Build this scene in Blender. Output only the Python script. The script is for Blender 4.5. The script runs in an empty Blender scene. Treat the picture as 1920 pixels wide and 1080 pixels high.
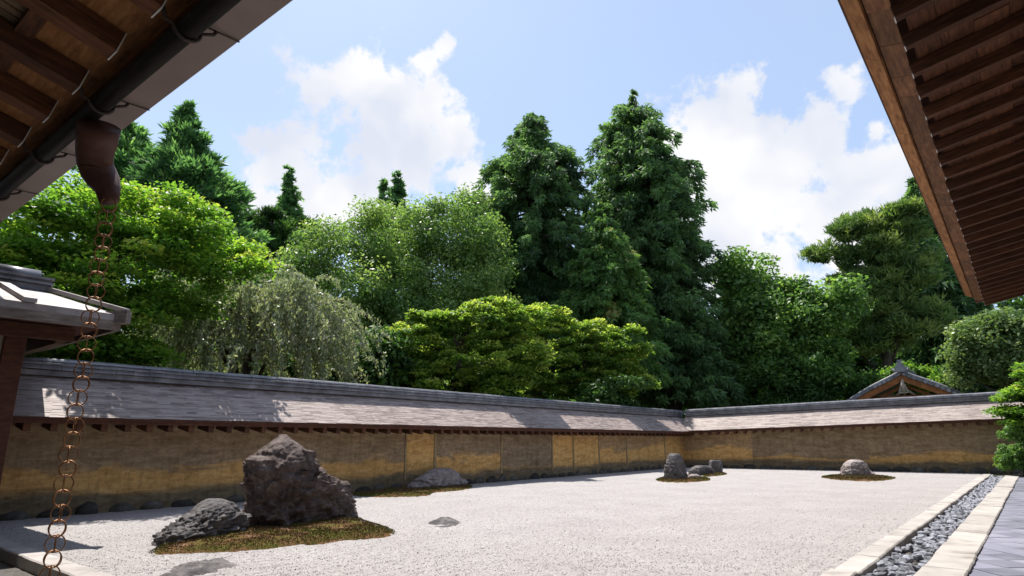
import bpy, bmesh, math, random
import numpy as np
from mathutils import Vector, Matrix, noise as mnoise

# ------------------------------------------------------------------ camera, world, sun, exposure
SC = bpy.context.scene
COL = SC.collection
FPX = 1180.0
CAMZ = 1.35
PITCH = math.atan(284 / 1180.0)
AZ = math.radians(39.1)
cam_d = bpy.data.cameras.new('camera')
cam_d.sensor_width = 36.0
cam_d.lens = FPX / 1920 * 36.0
cam_d.clip_start = 0.05
cam_d.clip_end = 3000
cam = bpy.data.objects.new('camera', cam_d)
COL.objects.link(cam)
cam.location = (0, 0, CAMZ)
cam.rotation_euler = (math.pi / 2 + PITCH, 0, AZ)
SC.camera = cam

SUN_EL = math.radians(66)
SUN_A = math.radians(-17)            # from due south (-X) towards the east (-Y)
SUN_V = Vector((-math.cos(SUN_EL) * math.cos(SUN_A), -math.cos(SUN_EL) * math.sin(SUN_A), math.sin(SUN_EL)))
sun_d = bpy.data.lights.new('sun', 'SUN')
sun_d.energy = 5.0
sun_d.angle = math.radians(0.5)
sun_d.color = (1.0, 0.95, 0.88)
sun = bpy.data.objects.new('sun', sun_d)
COL.objects.link(sun)
sun.rotation_euler = SUN_V.to_track_quat('Z', 'Y').to_euler()
SC.view_settings.view_transform = 'Standard'
SC.view_settings.look = 'None'
SC.view_settings.gamma = 1
SC.view_settings.use_curve_mapping = False
SC.view_settings.exposure = 0.72
SC.cycles.max_bounces = 6; SC.cycles.diffuse_bounces = 3; SC.cycles.glossy_bounces = 2; SC.cycles.transmission_bounces = 3; SC.cycles.transparent_max_bounces = 4

# pixel (1920 x 1080) of the photograph -> point in the place
_f = np.array([-math.sin(AZ) * math.cos(PITCH), math.cos(AZ) * math.cos(PITCH), math.sin(PITCH)])
_r = np.array([math.cos(AZ), math.sin(AZ), 0.0])
_u = np.cross(_r, _f)
_c = np.array([0, 0, CAMZ])
def ray(x, y): return (x - 960) * _r + (540 - y) * _u + FPX * _f
def onz(x, y, z=0.0):
    d = ray(x, y); return _c + d * ((z - CAMZ) / d[2])
def onx(x, y, X):
    d = ray(x, y); return _c + d * (X / d[0])
def ony(x, y, Y):
    d = ray(x, y); return _c + d * (Y / d[1])
def onp(x, y, A, n):
    d = ray(x, y); return _c + d * (((A - _c) @ n) / (d @ n))
def atd(x, y, dist):
    d = ray(x, y); return _c + d * (dist / math.hypot(d[0], d[1]))

world = bpy.data.worlds.new('World')
SC.world = world
world.use_nodes = True
world.cycles.sampling_method = 'MANUAL'; world.cycles.sample_map_resolution = 512
def build_world():
    nt = world.node_tree; N = nt.nodes; L = nt.links
    N.clear()
    out = N.new('ShaderNodeOutputWorld'); bg = N.new('ShaderNodeBackground')
    sky = N.new('ShaderNodeTexSky'); sky.sky_type = 'NISHITA'; sky.sun_disc = False
    sky.sun_elevation = SUN_EL; sky.sun_rotation = math.atan2(SUN_V.x, SUN_V.y)
    sky.air_density = 1.0; sky.dust_density = 1.2; sky.ozone_density = 1.0; sky.altitude = 80
    bg.inputs['Strength'].default_value = 0.14
    tc = N.new('ShaderNodeTexCoord')
    # warped direction so that cloud edges billow
    nw = N.new('ShaderNodeTexNoise'); nw.inputs['Scale'].default_value = 7; nw.inputs['Detail'].default_value = 3
    L.new(tc.outputs['Generated'], nw.inputs['Vector'])
    sub = N.new('ShaderNodeVectorMath'); sub.operation = 'SUBTRACT'; sub.inputs[1].default_value = (.5, .5, .5)
    L.new(nw.outputs['Color'], sub.inputs[0])
    scl = N.new('ShaderNodeVectorMath'); scl.operation = 'SCALE'; scl.inputs['Scale'].default_value = 0.085
    L.new(sub.outputs[0], scl.inputs[0])
    add = N.new('ShaderNodeVectorMath'); add.operation = 'ADD'
    L.new(tc.outputs['Generated'], add.inputs[0]); L.new(scl.outputs[0], add.inputs[1])
    blobs = [(620,160,68),(700,190,95),(800,235,95),(740,280,100),(795,118,42),(832,90,36),
             (510,310,70),(570,370,110),(680,370,120),(480,390,70),(870,350,60),
             (1300,265,95),(1375,225,80),(1400,350,150),(1470,300,100),(1530,220,50),(1568,165,38),
             (1628,230,34),(1660,330,95),(1560,430,150),(1700,420,140),(1400,460,130),(543,93,22)]
    P = []
    for x, y, r in blobs:
        d = ray(x, y); k = np.linalg.norm(d); P.append((tuple(d / k), r / k * (1.1 if x < 1000 else 1.25)))
    prev = None
    for c, r in P:
        dn = N.new('ShaderNodeVectorMath'); dn.operation = 'DISTANCE'; dn.inputs[1].default_value = c
        L.new(add.outputs[0], dn.inputs[0])
        m = N.new('ShaderNodeMath'); m.operation = 'MULTIPLY_ADD'; m.inputs[1].default_value = -1 / r; m.inputs[2].default_value = 1
        L.new(dn.outputs['Value'], m.inputs[0])
        if prev is None: prev = m
        else:
            mx = N.new('ShaderNodeMath'); mx.operation = 'SMOOTH_MAX'; mx.inputs[2].default_value = 0.25
            L.new(prev.outputs[0], mx.inputs[0]); L.new(m.outputs[0], mx.inputs[1]); prev = mx
    nz = N.new('ShaderNodeTexNoise'); nz.inputs['Scale'].default_value = 17; nz.inputs['Detail'].default_value = 7; nz.inputs['Roughness'].default_value = 0.62
    L.new(tc.outputs['Generated'], nz.inputs['Vector'])
    ma = N.new('ShaderNodeMath'); ma.operation = 'MULTIPLY_ADD'; ma.inputs[1].default_value = 2.9; ma.inputs[2].default_value = -1.47
    L.new(nz.outputs['Fac'], ma.inputs[0])
    # the same broken cumulus goes on round the rest of the sky
    nv = N.new('ShaderNodeTexNoise'); nv.inputs['Scale'].default_value = 2.6; nv.inputs['Detail'].default_value = 3
    L.new(add.outputs[0], nv.inputs['Vector'])
    dt = N.new('ShaderNodeVectorMath'); dt.operation = 'DOT_PRODUCT'; dt.inputs[1].default_value = tuple(_f); L.new(tc.outputs['Generated'], dt.inputs[0])
    away = N.new('ShaderNodeMapRange'); away.inputs['From Min'].default_value = .72; away.inputs['From Max'].default_value = .5; L.new(dt.outputs['Value'], away.inputs['Value'])
    gm = N.new('ShaderNodeMath'); gm.operation = 'MULTIPLY_ADD'; gm.inputs[1].default_value = 4.0; gm.inputs[2].default_value = -3.1; L.new(nv.outputs['Fac'], gm.inputs[0])
    gg_ = N.new('ShaderNodeMath'); gg_.operation = 'ADD'; L.new(gm.outputs[0], gg_.inputs[0]); L.new(away.outputs[0], gg_.inputs[1])
    pm = N.new('ShaderNodeMath'); pm.operation = 'MAXIMUM'; L.new(prev.outputs[0], pm.inputs[0]); L.new(gg_.outputs[0], pm.inputs[1]); prev = pm
    fld = N.new('ShaderNodeMath'); fld.operation = 'ADD'
    L.new(prev.outputs[0], fld.inputs[0]); L.new(ma.outputs[0], fld.inputs[1])
    den = N.new('ShaderNodeMapRange'); den.interpolation_type = 'SMOOTHSTEP'
    den.inputs['From Min'].default_value = 0.02; den.inputs['From Max'].default_value = 0.5
    L.new(fld.outputs[0], den.inputs['Value'])
    # thin veil
    vr = N.new('ShaderNodeMapRange'); vr.inputs['From Min'].default_value = .4; vr.inputs['From Max'].default_value = .75; vr.inputs['To Min'].default_value = 0.5; vr.inputs['To Max'].default_value = .75
    L.new(nv.outputs['Fac'], vr.inputs['Value'])
    veil = N.new('ShaderNodeMix'); veil.data_type = 'RGBA'; veil.inputs['B'].default_value = (2.35, 2.95, 4.05, 1)
    L.new(vr.outputs[0], veil.inputs['Factor']); L.new(sky.outputs[0], veil.inputs['A'])
    # cloud body tone: softly varied between lit white and lavender grey
    n2 = N.new('ShaderNodeTexNoise'); n2.inputs['Scale'].default_value = 6.5; n2.inputs['Detail'].default_value = 3
    off = N.new('ShaderNodeVectorMath'); off.operation = 'ADD'; off.inputs[1].default_value = (3.3, 1.7, 0.4)
    L.new(add.outputs[0], off.inputs[0]); L.new(off.outputs[0], n2.inputs['Vector'])
    cr = N.new('ShaderNodeValToRGB'); e = cr.color_ramp.elements
    e[0].position = .34; e[0].color = (3.3, 3.5, 4.0, 1); e[1].position = .60; e[1].color = (4.4, 4.4, 4.45, 1)
    L.new(n2.outputs['Fac'], cr.inputs['Fac'])
    mix = N.new('ShaderNodeMix'); mix.data_type = 'RGBA'
    L.new(den.outputs[0], mix.inputs['Factor']); L.new(veil.outputs['Result'], mix.inputs['A']); L.new(cr.outputs[0], mix.inputs['B'])
    L.new(mix.outputs['Result'], bg.inputs['Color']); L.new(bg.outputs[0], out.inputs['Surface'])
build_world()

# ------------------------------------------------------------------ helpers
RNG = np.random.default_rng(7)
rnd = random.Random(5)

def mesh_of(name, V, Fc, mat=None, smooth=False):
    me = bpy.data.meshes.new(name)
    me.from_pydata([tuple(v) for v in V], [], [tuple(f) for f in Fc])
    if smooth: me.polygons.foreach_set('use_smooth', [True] * len(me.polygons))
    if mat: me.materials.append(mat)
    me.update()
    return me
def fast_mesh(name, V, Fc, mat=None, smooth=False, tint=None):
    V = np.asarray(V, np.float32); Fc = np.asarray(Fc, np.int32); k = Fc.shape[1]
    me = bpy.data.meshes.new(name)
    me.vertices.add(len(V)); me.vertices.foreach_set('co', V.ravel())
    me.loops.add(Fc.size); me.loops.foreach_set('vertex_index', Fc.ravel())
    me.polygons.add(len(Fc)); me.polygons.foreach_set('loop_start', np.arange(0, Fc.size, k, dtype=np.int32))
    me.polygons.foreach_set('loop_total', np.full(len(Fc), k, np.int32))
    me.polygons.foreach_set('use_smooth', np.full(len(Fc), bool(smooth)))
    if mat: me.materials.append(mat)
    me.update(calc_edges=True)
    if tint is not None:
        a = me.attributes.new('tint', 'FLOAT', 'POINT'); a.data.foreach_set('value', np.asarray(tint, np.float32))
    return me
def world_of(o):
    m = o.matrix_basis.copy() if o.parent is not None or o.type != 'EMPTY' else Matrix.Translation(o.location)
    return m if o.parent is None else world_of(o.parent) @ o.matrix_parent_inverse @ m
def put(name, me, parent=None, mtx=None, kind=None, label=None):
    o = bpy.data.objects.new(name, me); COL.objects.link(o)
    if mtx is not None: o.matrix_basis = mtx
    if parent is not None:
        o.parent = parent
        o.matrix_parent_inverse = world_of(parent).inverted()
    if kind: o['kind'] = kind
    if label: o['label'] = label
    return o
def thing(name, label, cat, loc=(0, 0, 0), group=None):
    o = bpy.data.objects.new(name, None); COL.objects.link(o)
    o.empty_display_size = .2; o.location = loc
    o['label'] = label; o['category'] = cat
    if group: o['group'] = group
    return o
def tag(o, label, cat, group=None):
    o['label'] = label; o['category'] = cat
    if group: o['group'] = group
    return o
BOXF = [(0, 3, 2, 1), (4, 5, 6, 7), (0, 1, 5, 4), (1, 2, 6, 5), (2, 3, 7, 6), (3, 0, 4, 7)]
def boxv(x0, x1, y0, y1, z0, z1):
    return [(x0,y0,z0),(x1,y0,z0),(x1,y1,z0),(x0,y1,z0),(x0,y0,z1),(x1,y0,z1),(x1,y1,z1),(x0,y1,z1)]
def box_mesh(name, dims, mat, bevel=0.0, jit=0.0, seed=0):
    """box centred in x and y, z from 0"""
    x0, x1, y0, y1, z0, z1 = dims
    bm = bmesh.new()
    vs = [bm.verts.new(v) for v in boxv(*dims)]
    for f in BOXF: bm.faces.new([vs[i] for i in f])
    if jit:
        r = random.Random(seed)
        for v in vs: v.co += Vector((r.uniform(-jit, jit), r.uniform(-jit, jit), r.uniform(-jit, jit)))
    if bevel:
        bmesh.ops.bevel(bm, geom=bm.edges[:], offset=bevel, segments=1, affect='EDGES', profile=.5)
    me = bpy.data.meshes.new(name); bm.to_mesh(me); bm.free()
    if mat: me.materials.append(mat)
    return me
def sweep(path, radii, seg=8, closed_ends=True, flat=None):
    """tapered tube along a path -> V, F (quads; end caps as quads/ngons avoided)"""
    V = []; Fc = []
    path = [Vector(p) for p in path]
    up = Vector((0, 0, 1)); prev_n = None
    for i, p in enumerate(path):
        t = (path[min(i + 1, len(path) - 1)] - path[max(i - 1, 0)]).normalized()
        n = prev_n if prev_n is not None else (up.cross(t) if abs(t.z) < .95 else Vector((1, 0, 0)).cross(t))
        n = (n - t * n.dot(t)).normalized(); b = t.cross(n); prev_n = n
        ra = radii[i]; rb = ra if flat is None else ra * flat
        for k in range(seg):
            a = 2 * math.pi * k / seg
            V.append(p + n * math.cos(a) * ra + b * math.sin(a) * rb)
    for i in range(len(path) - 1):
        for k in range(seg):
            a = i * seg + k; b2 = i * seg + (k + 1) % seg
            Fc.append((a, b2, b2 + seg, a + seg))
    if closed_ends:
        Fc.append(tuple(range(seg - 1, -1, -1))); m = (len(path) - 1) * seg
        Fc.append(tuple(range(m, m + seg)))
    return V, Fc
class MB:
    def __init__(s): s.V = []; s.F = []
    def add(s, V, Fc):
        n = len(s.V); s.V += [tuple(v) for v in V]; s.F += [tuple(i + n for i in f) for f in Fc]; return s
    def box(s, *d): return s.add(boxv(*d), BOXF)
    def tube(s, path, radii, seg=8, flat=None):
        if not hasattr(radii, '__len__'): radii = [radii] * len(path)
        return s.add(*sweep(path, radii, seg, True, flat))
    def mesh(s, name, mat, smooth=False): return mesh_of(name, s.V, s.F, mat, smooth)

# ------------------------------------------------------------------ materials
def new_mat(name):
    m = bpy.data.materials.new(name); m.use_nodes = True
    nt = m.node_tree; nt.nodes.clear()
    out = nt.nodes.new('ShaderNodeOutputMaterial'); p = nt.nodes.new('ShaderNodeBsdfPrincipled')
    nt.links.new(p.outputs[0], out.inputs['Surface'])
    return m, nt, p, out
def coords(nt, stretch=(1, 1, 1), rand=True, kind='Object'):
    N = nt.nodes; L = nt.links
    src = N.new('ShaderNodeNewGeometry').outputs['Position'] if kind == 'World' else N.new('ShaderNodeTexCoord').outputs[kind]
    mp = N.new('ShaderNodeVectorMath'); mp.operation = 'MULTIPLY'; mp.inputs[1].default_value = stretch
    L.new(src, mp.inputs[0])
    if not rand: return mp.outputs[0]
    oi = N.new('ShaderNodeObjectInfo')
    mu = N.new('ShaderNodeMath'); mu.operation = 'MULTIPLY'; mu.inputs[1].default_value = 53.0
    L.new(oi.outputs['Random'], mu.inputs[0])
    ad = N.new('ShaderNodeVectorMath'); ad.operation = 'ADD'
    L.new(mp.outputs[0], ad.inputs[0]); L.new(mu.outputs[0], ad.inputs[1])
    return ad.outputs[0]
def ramp(nt, fac, stops):
    cr = nt.nodes.new('ShaderNodeValToRGB'); e = cr.color_ramp.elements
    while len(e) < len(stops): e.new(.5)
    for el, (p, c) in zip(e, stops): el.position = p; el.color = (*c, 1)
    nt.links.new(fac, cr.inputs['Fac']); return cr.outputs[0]
def noise_n(nt, vec, scale, detail=6, rough=.6, dist=0.0):
    n = nt.nodes.new('ShaderNodeTexNoise'); n.inputs['Scale'].default_value = scale; n.inputs['Detail'].default_value = detail
    n.inputs['Roughness'].default_value = rough; n.inputs['Distortion'].default_value = dist
    nt.links.new(vec, n.inputs['Vector']); return n.outputs['Fac']
def math_n(nt, op, a, b):
    m = nt.nodes.new('ShaderNodeMath'); m.operation = op
    for i, v in enumerate((a, b)):
        if isinstance(v, (int, float)): m.inputs[i].default_value = v
        else: nt.links.new(v, m.inputs[i])
    return m.outputs[0]
def mixc(nt, fac, a, b, mode='MIX'):
    m = nt.nodes.new('ShaderNodeMix'); m.data_type = 'RGBA'; m.blend_type = mode
    for k, v in (('Factor', fac), ('A', a), ('B', b)):
        if isinstance(v, (int, float)): m.inputs[k].default_value = v
        elif isinstance(v, tuple): m.inputs[k].default_value = (*v, 1)
        else: nt.links.new(v, m.inputs[k])
    return m.outputs['Result']
def bump(nt, p, h, strength, dist):
    b = nt.nodes.new('ShaderNodeBump'); b.inputs['Strength'].default_value = strength; b.inputs['Distance'].default_value = dist
    nt.links.new(h, b.inputs['Height']); nt.links.new(b.outputs[0], p.inputs['Normal'])
def simple(name, stops, scale, rough=.8, stretch=(1, 1, 1), bstr=.3, bdist=.01, detail=7, spec=.3, rand=True, metal=0, kind='Object', bscale=None, varr=0.0):
    m, nt, p, out = new_mat(name)
    v = coords(nt, stretch, rand, kind)
    f = noise_n(nt, v, scale, detail)
    c = ramp(nt, f, stops)
    if varr:
        oi = nt.nodes.new('ShaderNodeObjectInfo')
        h = nt.nodes.new('ShaderNodeHueSaturation')
        mr = nt.nodes.new('ShaderNodeMapRange'); mr.inputs['To Min'].default_value = 1 - varr; mr.inputs['To Max'].default_value = 1 + varr
        nt.links.new(oi.outputs['Random'], mr.inputs['Value']); nt.links.new(mr.outputs[0], h.inputs['Value']); nt.links.new(c, h.inputs['Color'])
        c = h.outputs[0]
    nt.links.new(c, p.inputs['Base Color'])
    p.inputs['Roughness'].default_value = rough; p.inputs['Specular IOR Level'].default_value = spec; p.inputs['Metallic'].default_value = metal
    if bstr:
        hb = f if bscale is None else noise_n(nt, v, bscale, 8, .65)
        bump(nt, p, hb, bstr, bdist)
    return m
M = {}
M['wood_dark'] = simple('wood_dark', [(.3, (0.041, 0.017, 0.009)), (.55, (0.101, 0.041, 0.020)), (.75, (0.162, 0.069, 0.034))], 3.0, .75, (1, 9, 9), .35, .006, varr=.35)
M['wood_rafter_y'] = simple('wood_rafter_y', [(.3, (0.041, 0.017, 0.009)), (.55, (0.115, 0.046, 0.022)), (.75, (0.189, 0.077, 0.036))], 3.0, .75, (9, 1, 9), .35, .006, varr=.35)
M['wood_orange'] = simple('wood_orange', [(.25, (.13, .05, .018)), (.5, (.32, .14, .048)), (.72, (.46, .23, .09))], 2.2, .7, (8, 1.2, 8), .35, .006, varr=.15)  # tone raised to carry the light bounced onto the outer eave board
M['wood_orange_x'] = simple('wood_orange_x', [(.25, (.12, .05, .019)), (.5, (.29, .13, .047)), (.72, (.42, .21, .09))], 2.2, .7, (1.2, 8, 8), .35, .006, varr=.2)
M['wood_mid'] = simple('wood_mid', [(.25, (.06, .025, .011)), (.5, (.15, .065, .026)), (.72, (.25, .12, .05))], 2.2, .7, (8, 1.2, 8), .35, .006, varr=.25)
M['wood_red'] = simple('wood_red', [(.3, (.045, .016, .009)), (.6, (.09, .033, .018)), (.8, (.13, .055, .03))], 3, .7, (2, 2, 6), .3, .005, varr=.2)
M['wood_slat'] = simple('wood_slat', [(.3, (.10, .065, .04)), (.6, (.2, .14, .09)), (.8, (.28, .2, .14))], 3, .8, (9, 1, 9), .3, .005, varr=.3)
M['wood_grey'] = simple('wood_grey', [(.3, (.10, .08, .068)), (.55, (.19, .155, .135)), (.78, (.30, .255, .23))], 3.0, .8, (4, 1.2, 7), .35, .006)
M['gate_wood'] = simple('gate_wood', [(.3, (.19, .07, .022)), (.6, (.34, .13, .04)), (.8, (.42, .19, .07))], 2, .7, (2, 2, 2), .2, .01)
M['tile'] = simple('tile', [(.3, (0.097, 0.097, 0.110)), (.6, (0.207, 0.207, 0.227)), (.8, (0.358, 0.358, 0.385))], 3.0, .3, bstr=.15, bdist=.004, spec=.5, kind='World', rand=False)
M['copper_plate'] = simple('copper_plate', [(.3, (.17, .148, .145)), (.5, (.30, .27, .265)), (.75, (.39, .36, .355))], 2.6, .55, bstr=.08, bdist=.004, spec=.4)
M['gutter'] = simple('gutter', [(.4, (.010, .008, .008)), (.62, (.02, .017, .015)), (.82, (.07, .063, .06))], 3.0, .6, (.6, 6, 6), .2, .004, spec=.12)
M['panel'] = simple('panel', [(.3, (.20, .155, .14)), (.7, (.26, .20, .18))], 1.2, .5, bstr=.05, bdist=.003)
M['spout'] = simple('spout', [(.3, (.055, .022, .015)), (.7, (.10, .045, .03))], 5, .5, bstr=.1, bdist=.003)
M['iron'] = simple('iron', [(.3, (.03, .022, .018)), (.7, (.06, .045, .038))], 12, .6, bstr=.1, bdist=.002)
M['chain'] = simple('chain', [(.3, (.10, .045, .018)), (.55, (.27, .125, .05)), (.8, (.42, .24, .10))], 14, .45, bstr=.1, bdist=.002, metal=.55)
M['white_metal'] = simple('white_metal', [(.3, (.6, .58, .55)), (.7, (.75, .74, .72))], 9, .4, bstr=.05, bdist=.001)
M['plaster'] = simple('plaster', [(.3, (.42, .36, .25)), (.7, (.55, .48, .35))], 2.5, .9, bstr=.15, bdist=.004)
M['kerb'] = simple('kerb', [(.25, (0.181, 0.164, 0.144)), (.42, (0.330, 0.305, 0.284)), (.75, (0.437, 0.410, 0.385))], 2.2, .9, bstr=.35, bdist=.006, bscale=60, varr=.08)
M['kerb_grey'] = simple('kerb_grey', [(.25, (0.240, 0.220, 0.208)), (.5, (0.336, 0.308, 0.292)), (.75, (0.400, 0.372, 0.356))], 5, .9, bstr=.35, bdist=.006, bscale=60, varr=.08)
M['pebble'] = simple('pebble', [(.3, (.10, .105, .125)), (.6, (.22, .225, .255)), (.8, (.36, .36, .39))], 9, .75, bstr=.4, bdist=.006, varr=.6)
M['channel'] = simple('channel', [(.3, (.05, .045, .04)), (.7, (.12, .11, .10))], 20, .95, bstr=.4, bdist=.01)
M['floor_tile'] = simple('floor_tile', [(.25, (.13, .13, .17)), (.5, (.20, .20, .25)), (.75, (.26, .255, .31))], 2.6, .42, (1, 1, 1), .12, .003, spec=.4, varr=.22)
M['soil'] = simple('soil', [(.3, (.025, .022, .014)), (.6, (.05, .05, .025)), (.8, (.04, .065, .02))], 1.5, .95, bstr=.4, bdist=.03, rand=False)
M['bark'] = simple('bark', [(.3, (.035, .027, .02)), (.6, (.085, .068, .052)), (.8, (.15, .125, .10))], 6, .9, (2, 2, .5), .6, .02)
M['twig'] = simple('twig', [(.3, (.16, .13, .10)), (.7, (.30, .255, .21))], 6, .9, bstr=0)
M['found'] = simple('found', [(.3, (.035, .032, .026)), (.6, (.085, .08, .068)), (.8, (.18, .165, .14))], 6, .9, bstr=.5, bdist=.012, varr=.4)

def rock_mat(name, stops, sc):
    m, nt, p, out = new_mat(name)
    v = coords(nt, (1, 1, 1), True)
    a = noise_n(nt, v, sc, 9, .68, .4); b = noise_n(nt, v, sc * .35, 4, .6)
    f = math_n(nt, 'ADD', math_n(nt, 'MULTIPLY', a, .7), math_n(nt, 'MULTIPLY', b, .3))
    c = ramp(nt, f, stops)
    # pale lichen spots
    li = noise_n(nt, v, sc * 3.5, 5, .7)
    lr = nt.nodes.new('ShaderNodeMapRange'); lr.inputs['From Min'].default_value = .60; lr.inputs['From Max'].default_value = .70; lr.inputs['To Max'].default_value = .6
    nt.links.new(li, lr.inputs['Value'])
    c = mixc(nt, lr.outputs[0], c, (.36, .33, .30))
    nt.links.new(c, p.inputs['Base Color']); p.inputs['Roughness'].default_value = .9; p.inputs['Specular IOR Level'].default_value = .25
    h = math_n(nt, 'ADD', noise_n(nt, v, sc * 1.6, 10, .7, .3), math_n(nt, 'MULTIPLY', noise_n(nt, v, sc * 7, 6, .7), .35))
    bump(nt, p, h, .9, .05)
    return m
M['rock_dark'] = rock_mat('rock_dark', [(.3, (0.033, 0.024, 0.021)), (.45, (0.085, 0.062, 0.056)), (.58, (0.155, 0.122, 0.111)), (.7, (0.311, 0.274, 0.248))], 4)
M['rock_grey'] = rock_mat('rock_grey', [(.3, (.035, .032, .033)), (.45, (.085, .078, .078)), (.58, (.165, .152, .15)), (.7, (.33, .305, .295))], 4)
M['rock_pale'] = rock_mat('rock_pale', [(.3, (.11, .09, .085)), (.45, (.24, .20, .19)), (.58, (.38, .33, .31)), (.7, (.5, .46, .43))], 5)

def gravel_mat():
    m, nt, p, out = new_mat('gravel')
    v = coords(nt, (1, 1, 1), False)
    vo = nt.nodes.new('ShaderNodeTexVoronoi'); vo.inputs['Scale'].default_value = 95; nt.links.new(v, vo.inputs['Vector'])
    sep = nt.nodes.new('ShaderNodeSeparateColor'); nt.links.new(vo.outputs['Color'], sep.inputs[0])
    c = ramp(nt, sep.outputs[0], [(.0, (0.231, 0.213, 0.209)), (.12, (0.346, 0.324, 0.316)), (.5, (0.408, 0.386, 0.377)), (1, (0.489, 0.466, 0.457))])
    big = noise_n(nt, v, .9, 5, .6)
    c = mixc(nt, 1.0, c, ramp(nt, big, [(.3, (.86, .85, .85)), (.7, (1, 1, 1))]), 'MULTIPLY')
    med = noise_n(nt, v, 14, 4, .7)
    c = mixc(nt, 1.0, c, ramp(nt, med, [(.3, (.82, .81, .82)), (.6, (1, 1, 1))]), 'MULTIPLY')
    nt.links.new(c, p.inputs['Base Color']); p.inputs['Roughness'].default_value = .95; p.inputs['Specular IOR Level'].default_value = .15
    h = math_n(nt, 'ADD', math_n(nt, 'MULTIPLY', vo.outputs['Distance'], -1.0), math_n(nt, 'MULTIPLY', noise_n(nt, v, 25, 4), .8))
    bump(nt, p, h, .9, .012)
    return m
M['gravel'] = gravel_mat()
def tinted(name, stops, rough=.9):
    m, nt, p, out = new_mat(name)
    at = nt.nodes.new('ShaderNodeAttribute'); at.attribute_name = 'tint'
    nt.links.new(ramp(nt, at.outputs['Fac'], stops), p.inputs['Base Color'])
    p.inputs['Roughness'].default_value = rough; p.inputs['Specular IOR Level'].default_value = .2
    return m
M['grain'] = tinted('grain', [(0, (0.143, 0.131, 0.129)), (.15, (0.293, 0.276, 0.271)), (.5, (0.390, 0.368, 0.364)), (1, (0.515, 0.493, 0.489))])
def moss_mat():
    m, nt, p, out = new_mat('moss')
    v = coords(nt, (1, 1, 1), True)
    a = noise_n(nt, v, 2.6, 5, .65); b = noise_n(nt, v, 26, 6, .7)
    c = ramp(nt, math_n(nt, 'ADD', math_n(nt, 'MULTIPLY', a, .75), math_n(nt, 'MULTIPLY', b, .25)), [(.36, (0.080, 0.088, 0.018)), (.47, (0.104, 0.076, 0.024)), (.56, (0.136, 0.072, 0.036)), (.66, (0.264, 0.168, 0.104))])
    nt.links.new(c, p.inputs['Base Color']); p.inputs['Roughness'].default_value = 1
    p.inputs['Specular IOR Level'].default_value = .05
    bump(nt, p, b, 1, .03)
    return m
M['moss'] = moss_mat()
M['moss_tuft'] = tinted('moss_tuft', [(0, (.15, .085, .048)), (.4, (.125, .085, .034)), (.66, (.10, .09, .022)), (1, (.10, .125, .02))])

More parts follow.
